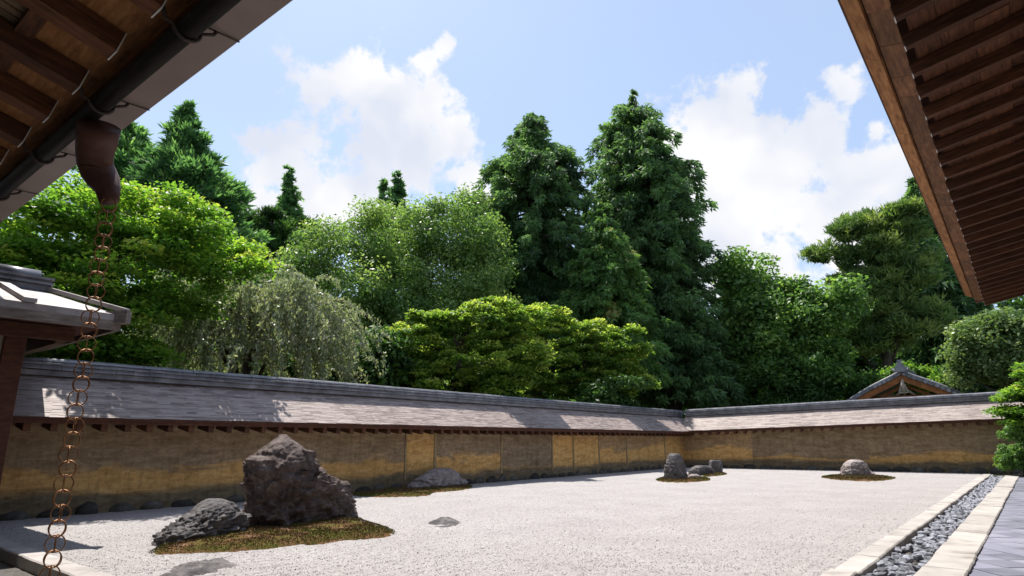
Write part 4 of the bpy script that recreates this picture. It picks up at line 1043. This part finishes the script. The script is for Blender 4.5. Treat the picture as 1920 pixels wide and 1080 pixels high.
# ------------------------------------------------------------------ tiled gate roofs behind the far wall
def far_gate(label, px, py_apex, Y, half, rise, back, simple_=False):
    ap = ony(px, py_apex, Y); cx, zt = ap[0], ap[2]
    root = thing('tiled_roof', label, 'roof', (cx, Y, 0))
    prof = lambda t: (half * t, -rise * (t ** .82 * 1.0 - .10 * math.sin(math.pi * t)))
    n = 14
    for sgn in (-1, 1):
        V = []; Fc = []
        for i in range(n + 1):
            x, z = prof(i / n)
            for y in (Y, Y + back):
                V += [(cx + sgn * x, y, zt + z), (cx + sgn * x, y, zt + z - .14)]
        for i in range(n):
            a = i * 4; b = a + 4
            Fc += [(a, b, b + 2, a + 2), (a + 1, a + 3, b + 3, b + 1), (a, a + 1, b + 1, b), (a + 2, b + 2, b + 3, a + 3)]
        Fc += [(0, 2, 3, 1), (n * 4, n * 4 + 1, n * 4 + 3, n * 4 + 2)]
        put('roof_slope', mesh_of('roof_slope', V, Fc, M['tile'], False), root)
        # verge roll
        pth = [(cx + sgn * prof(i / n)[0], Y + .12, zt + prof(i / n)[1] + .06) for i in range(n + 1)]
        put('verge_roll', MB().tube(pth, .085, 8).mesh('verge_roll', M['tile'], True), root)
        if simple_: continue
        # round end tiles along the verge
        for i in range(13):
            x, z = prof((i + .6) / 13.2)
            V, Fc = sweep([(cx + sgn * x, Y - .10, zt + z - .06), (cx + sgn * x, Y + .10, zt + z - .06)], [.088, .088], 10)
            put('verge_tile', mesh_of('verge_tile', V, Fc, M['verge'], False), root)
        # barge board
        V = []; Fc = []
        for i in range(n + 1):
            x, z = prof(i / n * .97)
            for y in (Y + .02, Y + .10): V += [(cx + sgn * x, y, zt + z - .16), (cx + sgn * x, y, zt + z - .16 - .34)]
        for i in range(n):
            a = i * 4; b = a + 4
            Fc += [(a, a + 1, b + 1, b), (a + 2, b + 2, b + 3, a + 3), (a + 1, a + 3, b + 3, b + 1), (a, b, b + 2, a + 2)]
        put('barge_board', mesh_of('barge_board', V, Fc, M['gate_wood']), root)
        V = []; Fc = []
        for i in range(n + 1):
            x, z = prof(i / n * .72)
            for y in (Y + .5, Y + .58): V += [(cx + sgn * x, y, zt + z - .62), (cx + sgn * x, y, zt + z - .62 - .16)]
        for i in range(n):
            a = i * 4; b = a + 4
            Fc += [(a, a + 1, b + 1, b), (a + 2, b + 2, b + 3, a + 3), (a + 1, a + 3, b + 3, b + 1), (a, b, b + 2, a + 2)]
        put('inner_rafter', mesh_of('inner_rafter', V, Fc, M['gate_wood']), root)
    V, Fc = sweep([(cx, Y - .15, zt + .2), (cx, Y + back, zt + .2)], [.2, .2], 10)
    put('ridge', mesh_of('ridge', V, Fc, M['tile'], True), root)
    if not simple_:
        mb = MB().box(cx - .28, cx + .28, Y - .22, Y - .1, zt - .05, zt + .22).box(cx - .2, cx + .2, Y - .22, Y - .1, zt + .22, zt + .42).box(cx - .1, cx + .1, Y - .22, Y - .1, zt + .42, zt + .62)
        for sgn in (-1, 1): mb.tube([(cx + sgn * .26, Y - .16, zt + .02), (cx + sgn * .38, Y - .16, zt + .08), (cx + sgn * .4, Y - .16, zt + .2)], [.09, .07, .03], 6)
        put('ridge_end_tile', mb.mesh('ridge_end_tile', M['tile']), root)
        mb = MB()
        for k in range(3):
            for sgn in (-1, 1):
                t = np.linspace(0, 4.2, 9)
                mb.tube([(cx + sgn * (.05 + .03 * k + (.07 + .02 * k) * math.sin(a)), Y + .0, zt - .72 - .16 * k - .08 * (1 - math.cos(a))) for a in t], [.035] * 9, 6)
        mb.tube([(cx, Y, zt - .45), (cx, Y, zt - .8), (cx, Y, zt - 1.3)], [.05, .12, .03], 8)
        put('gable_pendant', mb.mesh('gable_pendant', M['white_wood'], True), root)
        put('gable_wall', MB().box(cx - half * .62, cx + half * .62, Y + .9, Y + 1.0, 0, zt - 1.45).mesh('gable_wall', M['plaster']), root)
        put('tie_beam', MB().box(cx - half * .8, cx + half * .8, Y + .6, Y + .85, zt - 1.62, zt - 1.3).mesh('tie_beam', M['gate_wood']), root)
        put('carved_strut', MB().tube([(cx - .45, Y + .55, zt - 1.3), (cx - .2, Y + .55, zt - 1.1), (cx, Y + .55, zt - .9), (cx + .2, Y + .55, zt - 1.1), (cx + .45, Y + .55, zt - 1.3)], [.06, .09, .12, .09, .06], 6).mesh('carved_strut', M['white_wood'], True), root)
    for sgn in (-1, 1):
        for yy in (Y + .9, Y + back - .8):
            put('post', MB().box(cx + sgn * half * .6 - .12, cx + sgn * half * .6 + .12, yy, yy + .24, -.16, zt - rise * .75).mesh('post', M['gate_wood']), root)
M['verge'] = simple('verge', [(.35, (.14, .14, .155)), (.65, (.3, .3, .32))], 8, .35, bstr=.05, bdist=.002, varr=.5)
M['white_wood'] = simple('white_wood', [(.3, (.30, .24, .18)), (.7, (.5, .44, .36))], 9, .8, bstr=.2, bdist=.01)
far_gate('temple gate gable with curved dark tiles and orange barge boards behind the far wall', 1689, 696, 41, 3.2, 1.8, 4.5)
far_gate('low grey tiled roof peak just showing over the far corner wall', 1452, 747, 44, 2.2, .8, 3, True)

# ------------------------------------------------------------------ trees
def ellipsoids(ells, dist, depth_k):
    out = []
    for q in ells:
        px, py, rx, ry = q[:4]; dd = dist + (q[4] if len(q) > 4 else 0)
        c = atd(px, py, dd); k = np.linalg.norm(ray(px, py)); m = np.linalg.norm(c - _c) / k
        view = c - _c; view[2] = 0; view /= np.linalg.norm(view); side = np.array([-view[1], view[0], 0])
        out.append((c, rx * m, ry * m, max(rx, ry) * m * depth_k, side, view))
    return out
def clump_points(E, r, n):
    """clump centres spread over ellipsoids, biased to the shell, weighted by size"""
    wts = np.array([(e[1] * e[2] + e[1] * e[3]) for e in E]); wts /= wts.sum()
    idx = r.choice(len(E), n, p=wts)
    d = r.normal(size=(n, 3)); d /= np.linalg.norm(d, axis=1)[:, None]
    rad = r.uniform(.35, 1, n) ** .5
    P = np.zeros((n, 3)); nr = np.zeros((n, 3))
    for i in range(n):
        c, a, b, dp, s, v = E[idx[i]]
        off = s * d[i, 0] * a * rad[i] + v * d[i, 1] * dp * rad[i] + np.array([0, 0, 1]) * d[i, 2] * b * rad[i]
        P[i] = c + off; nr[i] = off / (np.linalg.norm(off) + 1e-6)
    return P, nr
def leaf_quads(C, A, Bv, tint):
    """C centres, A half-length vectors, B half-width vectors"""
    n = len(C)
    V = np.stack([C - A, C - A * .1 + Bv, C + A, C - A * .1 - Bv], 1).reshape(-1, 3)
    return V, np.arange(4 * n).reshape(-1, 4), np.repeat(tint, 4)
def unit(v): return v / (np.linalg.norm(v, axis=-1, keepdims=True) + 1e-9)
def foliage(P, nr, r, per, style, csize, lsize, csc):
    n = len(P); tot = n * per
    ci = np.repeat(np.arange(n), per)
    g = r.normal(size=(tot, 3)); g = unit(g) * (r.uniform(0, 1, tot) ** .42)[:, None]
    cs = csize * (r.uniform(.6, 1.35, n) * csc)[ci][:, None]
    ctint = r.normal(0, .22, n)[ci]
    UP = np.array([0, 0, 1.0])
    if style == 'maple':        # flat layered sprays
        off = g * np.array([1, 1, .34]); off[:, 2] -= .2 * (g[:, 0] ** 2 + g[:, 1] ** 2)
        nrm = unit(UP + r.normal(0, .5, (tot, 3)))
    elif style == 'broad':
        off = g * np.array([1, 1, .72]); nrm = unit(UP * .55 + g * .6 + r.normal(0, .55, (tot, 3)))
    elif style == 'cypress':    # drooping fans
        o = nr[ci].copy(); o[:, 2] *= .3; o = unit(o + 1e-4)
        off = g * np.array([.8, .8, .75]) + o * (g[:, 2:3] * -.35); nrm = unit(r.normal(0, .6, (tot, 3)) + o * .6 + UP * .25)
    elif style == 'cedar':      # upturned tufts
        off = g * np.array([1, 1, .8]); nrm = unit(r.normal(0, 1, (tot, 3)))
    elif style == 'pine':       # flat pads of needles
        off = g * np.array([1, 1, .6]); nrm = unit(r.normal(0, 1, (tot, 3)) + UP * .3)
    C = P[ci] + off * cs
    t = unit(np.cross(nrm, r.normal(size=(tot, 3))))
    if style == 'cypress':
        t = unit(o * .7 - UP * .55 + r.normal(0, .38, (tot, 3)))
    elif style in ('cedar', 'pine'):
        t = unit(off * .9 + UP * .45 + r.normal(0, .45, (tot, 3)))
    b = unit(np.cross(nrm, t))
    asp = {'maple': .62, 'broad': .55, 'cypress': .42, 'cedar': .26, 'pine': .18}[style]
    s = lsize * r.uniform(.6, 1.35, tot)[:, None]
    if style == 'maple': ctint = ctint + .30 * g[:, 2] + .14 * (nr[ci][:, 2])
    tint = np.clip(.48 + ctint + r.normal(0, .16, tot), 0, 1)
    return C, t * s, b * s * asp, tint
def trunk_mesh(root, base, top, rad, limbs, r, mat='bark', wob=.12):
    mb = MB(); base = np.array(base, float); top = np.array(top, float); n = 9
    pts = [base + (top - base) * i / (n - 1) + np.array([r.normal(0, wob), r.normal(0, wob), 0]) * (0 < i < n - 1) for i in range(n)]
    mb.tube([tuple(p) for p in pts], [rad * (1.25 if i == 0 else 1 - .82 * i / (n - 1)) for i in range(n)], 9)
    for tp in limbs:
        f = min(max((tp[2] - base[2]) / (top[2] - base[2] + 1e-6) - r.uniform(.08, .28), .12), .93); s = base + (top - base) * f
        m1 = s * .6 + tp * .4 + np.array([0, 0, r.uniform(-.1, .35)]); m2 = s * .25 + tp * .75 + np.array([0, 0, r.uniform(-.1, .25)])
        r0 = rad * (1 - .8 * f) * .42
        mb.tube([tuple(s), tuple(m1), tuple(m2), tuple(tp)], [r0, r0 * .7, r0 * .42, r0 * .18], 6)
    put('trunk', mb.mesh('trunk', M[mat], True), root)
def tree(name, label, cat, ells, dist, style, mat, nclump, per, csize, lsize, seed, depth=.9, trunk_r=.25, group='trees behind the garden walls', nlimb=14, base_px=None, spires=()):
    r = np.random.default_rng(seed)
    E = ellipsoids(ells, dist, depth)
    P, nr = clump_points(E, r, nclump)
    csc = np.ones(len(P))
    for (sx, sy, by, hw, k) in spires:           # slender conical leader
        a = atd(sx, sy, dist); b = atd(sx, by, dist); w = hw * np.linalg.norm(a - _c) / np.linalg.norm(ray(sx, sy))
        t = r.uniform(0, 1, k) ** .6; an = r.uniform(0, 6.28, k); rr = t * w * r.uniform(.3, 1, k)
        Q = a + (b - a) * t[:, None] + np.stack([np.cos(an) * rr, np.sin(an) * rr, 0 * t], -1); P = np.concatenate([P, Q]); csc = np.concatenate([csc, .35 + .4 * t]); nr = np.concatenate([nr, np.stack([np.cos(an), np.sin(an), 0 * an], -1)])
    low = P[:, 2] < .3; P[low, 2] = .3 + r.uniform(0, .5, low.sum())
    # keep the crown off the garden side of the walls
    if dist > 15 and group.startswith('trees'):
        lim = np.where(P[:, 2] > 3.9, -14.1, -15.2); bad = (P[:, 0] > lim) & (P[:, 1] < 30); P[bad, 0] = lim[bad] - r.uniform(0, .9, bad.sum())
    cen = P.mean(0); top = P[P[:, 2].argmax()]
    if base_px is None: bx = np.array([cen[0], cen[1], -.2])
    else: q = atd(base_px, 760, dist); bx = np.array([q[0], q[1], -.2])
    root = thing(name, label, cat, tuple(bx), group)
    if name != 'woodland_tree': per, lsize, csize = int(per * (1.9 if style == 'cedar' else 1.22)), lsize * (.5 if style == 'cedar' else .72), csize * (.8 if style in ('cypress', 'cedar', 'pine') else .92)
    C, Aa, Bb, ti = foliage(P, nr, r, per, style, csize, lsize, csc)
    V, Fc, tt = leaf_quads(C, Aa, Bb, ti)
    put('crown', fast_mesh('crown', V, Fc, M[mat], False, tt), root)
    tp = np.array([bx[0] * .4 + cen[0] * .6, bx[1] * .4 + cen[1] * .6, max(top[2] - (.4 if style in ('cypress', 'cedar', 'pine') else .25 * (top[2])), 1)])
    if style in ('cypress', 'cedar', 'pine'): tp = np.array([top[0] * .7 + bx[0] * .3, top[1] * .7 + bx[1] * .3, top[2] - .3])
    limbs = [P[i] for i in r.choice(len(P), min(nlimb, len(P)), replace=False)]
    trunk_mesh(root, bx, tp, trunk_r, limbs, r)
    return root

def conifer(name, label, prof, dist, mat, nbr, per, lsize, seed, nodes=5, tuft=.42, droop=.35, rise=.15, trunk_r=.4, group='trees behind the garden walls', bare=.0):
    """branch-built conifer: prof = (py, left px, right px) from the tip down"""
    r = np.random.default_rng(seed)
    lv = []
    for py, l, q in prof:
        c = atd((l + q) / 2, py, dist); m = np.linalg.norm(c - _c) / np.linalg.norm(ray((l + q) / 2, py)); lv.append((c[2], c[0], c[1], (q - l) / 2 * m))
    lv = np.array(sorted(lv)); zt = lv[-1, 0]; z0 = max(lv[0, 0], .6)
    base = np.array([lv[:, 1].mean(), lv[:, 2].mean(), -.2])
    root = thing(name, label, 'tree', tuple(base), group)
    at_z = lambda z: np.array([np.interp(z, lv[:, 0], lv[:, k]) for k in (1, 2, 3)])
    zz = np.linspace(z0, zt, 200); w = np.array([at_z(z)[2] for z in zz]) ** .9 + (.9 if len(prof) < 7 else .35); w /= w.sum()
    mb = MB(); C = []; A = []; B = []; T = []
    mb.tube([tuple(base)] + [(*at_z(z)[:2] * .5 + base[:2] * .5, z) for z in np.linspace(1, zt - .2, 8)], [trunk_r] + [trunk_r * (1 - .9 * i / 7) for i in range(8)], 9)
    for i in range(nbr):
        z = r.choice(zz, p=w) + r.normal(0, .1); cx, cy, R = at_z(z); h = (zt - z) / (zt - z0)
        an = r.uniform(0, 2 * math.pi); L = max(R * r.choice([.5, .8, 1.0, 1.12], p=[.22, .32, .3, .16]) * r.uniform(.9, 1.1), .18)
        d = np.array([math.cos(an), math.sin(an), 0]); s0 = np.array([cx * .8 + base[0] * .2, cy * .8 + base[1] * .2, z])
        up = rise + .5 * max(0, .25 - h) * 4 * .35; dr = droop * r.uniform(.6, 1.4)
        path = lambda t: s0 + d * L * t + np.array([0, 0, up * L * t - dr * L * t * t])
        if L > .8: mb.tube([tuple(path(t)) for t in (0, .35, .7, .95)], [.018 + .02 * L, .012 + .012 * L, .01 + .006 * L, .006], 4)
        tint0 = r.normal(0, .17)
        nn = max(2, int(round(nodes * min(1, L / 2.2))))
        for k in range(nn):
            t = (.34 + .66 * (k + r.uniform(.2, .8)) / nn) if L > .9 else r.uniform(.1, 1)
            c = path(t) + r.normal(0, .12 + .035 * L, 3)
            tr = tuft * r.uniform(.65, 1.25) * (1 if L > .9 else .55); n = int(per * (.6 + .4 * tr / tuft))
            g = unit(r.normal(size=(n, 3))) * (r.uniform(0, 1, n) ** .5)[:, None]
            C.append(c + g * tr * np.array([1, 1, .92]) + d * (g[:, 2:3] * -.12))
            dirv = unit(d * .55 + g * .75 + np.array([0, 0, -.62 if droop > .15 else .3]) + r.normal(0, .3, (n, 3)))
            sz = lsize * r.uniform(.6, 1.4, n)[:, None]
            A.append(dirv * sz); B.append(unit(np.cross(dirv, r.normal(size=(n, 3)))) * sz * .34)
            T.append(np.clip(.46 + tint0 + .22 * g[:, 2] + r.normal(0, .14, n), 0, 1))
    C, A, B, T = (np.concatenate(q) for q in (C, A, B, T)); n = len(C)
    ok = (C[:, 2] > .25) & ~((C[:, 0] > -14.6) & (C[:, 1] < 30)); C, A, B, T = C[ok], A[ok], B[ok], T[ok]; n = len(C)
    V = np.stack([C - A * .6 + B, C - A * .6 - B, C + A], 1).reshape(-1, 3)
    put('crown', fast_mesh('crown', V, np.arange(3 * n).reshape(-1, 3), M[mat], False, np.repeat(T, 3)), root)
    put('trunk', mb.mesh('trunk', M['bark'], True), root)
    return root

tree('maple_tree', 'bright yellow-green maple filling the left side behind the rain chain', 'tree',
     [(60,440,110,70),(170,400,110,70),(280,420,110,75),(380,450,90,70),(430,500,60,55),(100,540,150,90),(270,520,130,80),(230,590,95,60),(190,655,110,40),(330,540,80,50),(130,620,140,60),(-60,520,120,140),(150,350,60,30),(60,640,150,50)],
     17.8, 'maple', 'l_maple', 440, 150, .62, .085, 1, 1.0, .22, nlimb=26)
conifer('cedar_tree', 'tall bushy cedar with pointed top above the left maple', [(188,346,350),(215,338,358),(240,328,368),(275,310,385),(310,292,410),(340,275,445),(390,255,455),(440,250,458),(520,270,460)], 38, 'l_cedar', 300, 62, .24, 2, 5, .52, .10, .12, .42)
conifer('cedar_tree', 'darker cedar partly hidden behind the gutter outlet', [(232,238,244),(260,215,272),(300,185,290),(350,170,300),(420,160,300),(500,165,300)], 42, 'l_cedar', 190, 60, .26, 3, 5, .55, .10, .12, .4)
conifer('conifer_tree', 'slender pale spire conifer left of the centre', [(318,538,542),(345,528,552),(375,519,561),(410,510,570),(450,505,575),(520,505,580)], 52, 'l_cedar', 260, 34, .2, 4, 4, .34, .08, .25, .3)
tree('pine_tree', 'dark low pine at the foot of the slender spire conifer', 'tree',
     [(500,420,38,25),(455,430,35,25),(560,440,40,30),(480,470,60,40),(520,520,80,50),(440,480,40,40)], 46, 'pine', 'l_dark', 120, 170, 1.0, .36, 5, .9, .3)
conifer('conifer_tree', 'pointed conifer rising behind the central cherry', [(328,744,748),(350,737,756),(380,724,764),(420,705,772),(470,695,780),(540,690,785)], 50, 'l_cedar', 280, 36, .2, 6, 4, .36, .08, .25, .3)
conifer('conifer_tree', 'smaller conifer tip just left of the pointed one behind the cherry', [(338,717,721),(360,709,728),(400,698,736),(460,688,745),(540,680,750)], 53, 'l_cedar', 170, 34, .2, 61, 4, .36, .08, .25, .3)
tree('cherry_tree', 'broad airy green cherry in the middle behind the long wall', 'tree',
     [(620,475,95,50),(740,440,100,60),(850,440,80,60),(575,530,60,60),(690,540,150,80),(840,540,100,80),(790,610,150,55),(890,500,55,55),(640,600,100,60),(700,400,40,30),(820,400,40,25),(905,560,40,50)],
     34, 'broad', 'l_cherry', 460, 160, 1.12, .125, 7, .8, .3, nlimb=34, base_px=700)
tree('cherry_tree', 'leafy green tree between the central cherry and the tall cypress', 'tree',
     [(880,410,45,40),(900,470,50,50),(880,380,25,20),(930,540,35,60)], 36, 'broad', 'l_cherry', 75, 150, 1.0, .13, 8, .8, .2)
conifer('cypress_tree', 'left one of the two towering dark cypresses', [(215,994,1004),(232,975,1020),(250,955,1042),(275,940,1062),(300,912,1092),(335,888,1104),(380,876,1112),(440,868,1116),(520,868,1122),(600,875,1128),(700,885,1132)], 42, 'l_cypress', 450, 58, .205, 9, 6, .47, .45, .14, .5)
conifer('cypress_tree', 'right and taller one of the two towering dark cypresses', [(181,1172,1184),(200,1155,1205),(225,1125,1236),(255,1115,1250),(300,1100,1300),(350,1098,1315),(400,1096,1325),(450,1100,1333),(520,1120,1340),(600,1150,1375),(680,1165,1400),(750,1175,1412)], 46, 'l_cypress', 550, 58, .215, 10, 6, .50, .45, .14, .6)
conifer('cypress_tree', 'shorter olive-green cypress in front of the two towering ones', [(388,1126,1136),(410,1108,1150),(450,1085,1172),(500,1062,1205),(560,1040,1225),(620,1030,1240),(700,1025,1245)], 39, 'l_cypress2', 330, 56, .195, 11, 6, .42, .45, .14, .35)
tree('maple_tree', 'spreading lime-green maple right of the weeping cherry', 'tree',
     [(780,640,75,34),(755,700,75,34),(830,600,55,22),(900,605,80,38),(965,600,60,36),(900,680,110,42),(820,715,100,30),(930,575,40,16),(770,590,16,14),(700,690,30,12),(740,735,70,18),(690,715,40,9),(980,670,50,50),(940,730,80,24)],
     24.6, 'maple', 'l_maple2', 560, 110, .46, .095, 12, .6, .24, nlimb=30, base_px=860)
tree('maple_tree', 'lime-green maple at the foot of the towering cypresses', 'tree',
     [(1020,600,55,30),(1060,640,80,40),(1120,640,65,40),(1165,675,50,36),(1040,690,90,40),(1130,720,80,30),(1200,720,36,26),(1210,655,26,10),(1185,620,20,16),(1020,735,60,20),(1235,690,16,8)],
     31.5, 'maple', 'l_maple2', 420, 110, .52, .11, 19, .5, .22, nlimb=24, base_px=1110)
tree('broadleaf_tree', 'rounded bright green tree just right of the tall cypresses', 'tree',
     [(1395,515,52,45),(1400,590,55,75),(1385,680,50,60),(1440,600,30,60)], 47, 'broad', 'l_broad', 170, 140, 1.2, .22, 13, .9, .35)
tree('broadleaf_tree', 'loose mid-green tree left of the wide pine', 'tree',
     [(1480,560,40,42),(1520,600,50,50),(1470,640,60,50),(1530,680,60,50),(1460,700,60,40),(1575,560,40,40)], 45, 'broad', 'l_broad', 190, 130, 1.05, .2, 14, .9, .3)
tree('pine_tree', 'wide dark pine with bare trunk behind the temple gate', 'tree',
     [(1618,425,55,26),(1550,478,45,14),(1515,475,14,10),(1640,465,62,32),(1700,430,38,35),(1605,535,52,32),(1680,530,65,36),(1645,590,70,36),(1715,600,55,36),(1590,610,40,30),(1700,395,36,14),(1640,640,60,25),(1700,500,50,30),(1640,500,50,40),(1620,570,50,40),(1670,440,40,40),(1655,560,40,60)],
     52, 'pine', 'l_pine', 400, 150, 1.05, .38, 15, .7, .45, base_px=1655, nlimb=30)
conifer('cedar_tree', 'tall dark cedar behind the end of the hall eave', [(343,1714,1720),(370,1705,1730),(420,1690,1750),(480,1680,1775),(560,1680,1810),(640,1680,1850),(720,1680,1860)], 62, 'l_cypress', 360, 52, .36, 16, 6, .75, .2, .1, .5)
tree('evergreen_tree', 'pale olive round-topped evergreen at the right edge', 'tree',
     [(1862,632,62,42),(1915,620,60,36),(1822,665,36,34),(1880,680,60,32),(1940,680,60,50),(1815,700,26,20)], 41, 'broad', 'l_olive', 210, 170, .8, .15, 17, .85, .3)
tree('shrub', 'lime green shrub glowing beside the temple gate roof', 'shrub',
     [(1735,712,34,18),(1655,712,16,14),(1700,700,30,12)], 47, 'broad', 'l_maple', 40, 130, .6, .15, 18, .8, .12)
def far_wood():
    r = np.random.default_rng(77); n = 26000
    px = r.uniform(-420, 2400, n); top = 585 + 40 * np.sin(px * .011) + 25 * np.sin(px * .037 + 1)
    py = top + (790 - top) * r.uniform(0, 1, n) ** .8; d = r.uniform(78, 92, n)
    C = np.array([atd(a, b, c) for a, b, c in zip(px, py, d)])
    A = unit(r.normal(size=(n, 3))); B = unit(np.cross(A, r.normal(size=(n, 3)))); s = r.uniform(.35, .8, n)[:, None]
    V, Fc, tt = leaf_quads(C, A * s, B * s * .7, np.clip(r.normal(.45, .2, n), 0, 1))
    o = put('distant_wood', fast_mesh('distant_wood', V, Fc, M['l_dark'], False, tt)); o['kind'] = 'stuff'; tag(o, 'dark green distant wood showing between the trunks', 'wood')
far_wood()
# darker wood further back
wood = [(-40,430,80),(70,470,90),(620,560,100),(470,600,100),(780,560,90),(1080,640,90),(1360,640,70),(1440,640,80),(1540,620,80),(1640,650,80),(1800,650,90),(1900,560,90),(2010,560,110),(330,600,90)]
wl = ['at the left edge', 'behind the left maple', 'behind the central cherry', 'behind the weeping cherry', 'right of the central cherry', 'behind the lime-green maple', 'right of the tall cypresses', 'behind the rounded bright tree', 'left of the wide pine', 'behind the bare pine trunk', 'behind the temple gate', 'under the end of the hall eave', 'beyond the right edge', 'between left maple and weeping cherry']
for i, ((px, py, w), t) in enumerate(zip(wood, wl)):
    tree('woodland_tree', 'dark shadowy woodland tree ' + t, 'tree', [(px, py + 60, w, 60), (px + 20, py + 140, w * 1.1, 80), (px - 30, py + 210, w * 1.1, 60)], 60 + (i % 4) * 4, 'broad', 'l_dark', 70, 60, 2.0, .45, 100 + i, .7, .4, nlimb=6)
# understorey right behind the walls
under = [(330,670,70,30,25,'left of the weeping cherry'),(700,660,70,40,24,'between weeping cherry and lime-green maple'),(1180,735,80,28,30,'at the foot of the cypresses'),(1480,725,80,24,44,'over the far corner wall'),(1580,720,70,24,46,'left of the temple gate'),(110,660,110,30,20,'behind the gatehouse'),(560,690,80,25,25,'below the weeping cherry')]
for i, (px, py, rx, ry, d, t) in enumerate(under):
    tree('evergreen_shrub', 'dark evergreen shrub ' + t, 'shrub', [(px, py, rx, ry), (px, py + ry, rx, ry)], d, 'broad', 'l_dark' if i != 0 else 'l_broad', 60, 90, .7, .15, 140 + i, .6, .1, nlimb=5)
# pieces in front of the far wall at the right
tree('maple_tree', 'small maple with fresh flat sprays before the far wall at right', 'tree',
     [(1915,715,26,12),(1905,742,34,9),(1925,770,40,10),(1900,768,26,7),(1930,735,40,12),(1940,700,40,16),(1925,790,30,10)], 29.5, 'maple', 'l_maple', 80, 120, .42, .085, 30, .9, .08, group='plants at the end of the paving', base_px=1945)
tree('camellia_shrub', 'dark leafy shrub just above the clipped bush at right', 'shrub',
     [(1912,806,24,18),(1900,815,12,10),(1935,810,30,24)], 30.5, 'broad', 'l_broad', 60, 130, .3, .075, 31, .9, .06, group='plants at the end of the paving', base_px=1920)
tree('clipped_bush', 'round clipped green bush at the end of the paving', 'shrub',
     [(1905,860,30,27),(1930,860,30,27)], 31.2, 'broad', 'l_broad', 190, 130, .17, .05, 32, .9, .06, group='plants at the end of the paving')
tree('small_shrub', 'small yellowish shrub left of the clipped bush', 'shrub',
     [(1879,868,9,14)], 31.6, 'broad', 'l_maple2', 22, 60, .16, .05, 33, .9, .03, group='plants at the end of the paving')

def weeping(label, seed=50):
    r = np.random.default_rng(seed); dist = 21.0
    c = atd(462, 640, dist); m = dist / FPX * 1.05
    root = thing('weeping_cherry', label, 'tree', (c[0], c[1], -.2), 'trees behind the garden walls')
    view = c - _c; view[2] = 0; view /= np.linalg.norm(view); side = np.array([view[1], -view[0], 0])
    mb = MB(); C = []; A = []; T = []
    ztop = atd(462, 540, dist)[2]; trunk_top = np.array([c[0], c[1], ztop - 1.0])
    n = 520
    for i in range(n):
        a = r.uniform(0, 2 * math.pi); rr = math.sqrt(r.uniform(.02, 1))
        hx, hy = 200 * m * r.uniform(.5, 1.25), 90 * m
        st = np.array([c[0], c[1], 0]) + side * math.cos(a) * rr * hx * .8 + view * math.sin(a) * rr * hy * .8
        st[2] = ztop - (rr ** 2) * .9 + r.normal(0, .38) - (r.uniform(.3, 1.9) if i % 3 == 0 else 0)
        if st[0] > -15.1: st[0] = -15.1 - r.uniform(0, .5)
        out = side * math.cos(a) + view * math.sin(a)
        L = r.uniform(1.1, 2.7); pts = [st]
        d = unit(out * .9 + np.array([0, 0, .15]) + r.normal(0, .45, 3)); k = 9
        for q in range(k):
            d = unit(d + np.array([0, 0, -.26]) + r.normal(0, .06, 3)); pts.append(pts[-1] + d * L / k)
        for q in pts:
            if q[0] > -14.9: q[0] = -14.9
        mb.tube([tuple(p) for p in pts[::2]], [.014, .011, .009, .007, .004], 4)
        pts = np.array(pts)
        t = r.uniform(0, k, 84); i0 = t.astype(int); f = (t - i0)[:, None]
        q = pts[i0] * (1 - f) + pts[np.minimum(i0 + 1, k)] * f + r.normal(0, .055, (84, 3))
        C.append(q); A.append(unit(np.array([0, 0, -.7]) + r.normal(0, .5, (84, 3)))); T.append(np.clip(r.normal(.58, .25, 84), 0, 1))
    C = np.concatenate(C); A = np.concatenate(A); T = np.concatenate(T)
    B = unit(np.cross(A, r.normal(size=A.shape))); s = r.uniform(.04, .09, len(C))[:, None]
    V, Fc, tt = leaf_quads(C, A * s, B * s * .42, T)
    cr = put('crown', fast_mesh('crown', V, Fc, M['l_weep'], False, tt), root)
    put('twigs', mb.mesh('twigs', M['twig'], False), cr)
    tb = MB(); tb.tube([(c[0], c[1], -.2), (c[0] + .1, c[1], 1.5), tuple(trunk_top)], [.2, .14, .04], 9)
    for i in range(16):
        a = i / 16 * 6.283 + r.uniform(-.2, .2); e = trunk_top + (side * math.cos(a) * 165 * m + view * math.sin(a) * 60 * m) * r.uniform(.45, .75) + np.array([0, 0, r.uniform(.1, .7)])
        if e[0] > -15.2: e[0] = -15.2
        s0 = np.array([c[0], c[1], r.uniform(1.2, trunk_top[2])]); mid = (s0 + e) / 2 + np.array([0, 0, .5])
        tb.tube([tuple(s0), tuple(mid), tuple(e)], [.07, .05, .02], 6)
    put('trunk', tb.mesh('trunk', M['bark'], True), root)
weeping('pale grey-green weeping cherry with drooping twigs over the long wall')
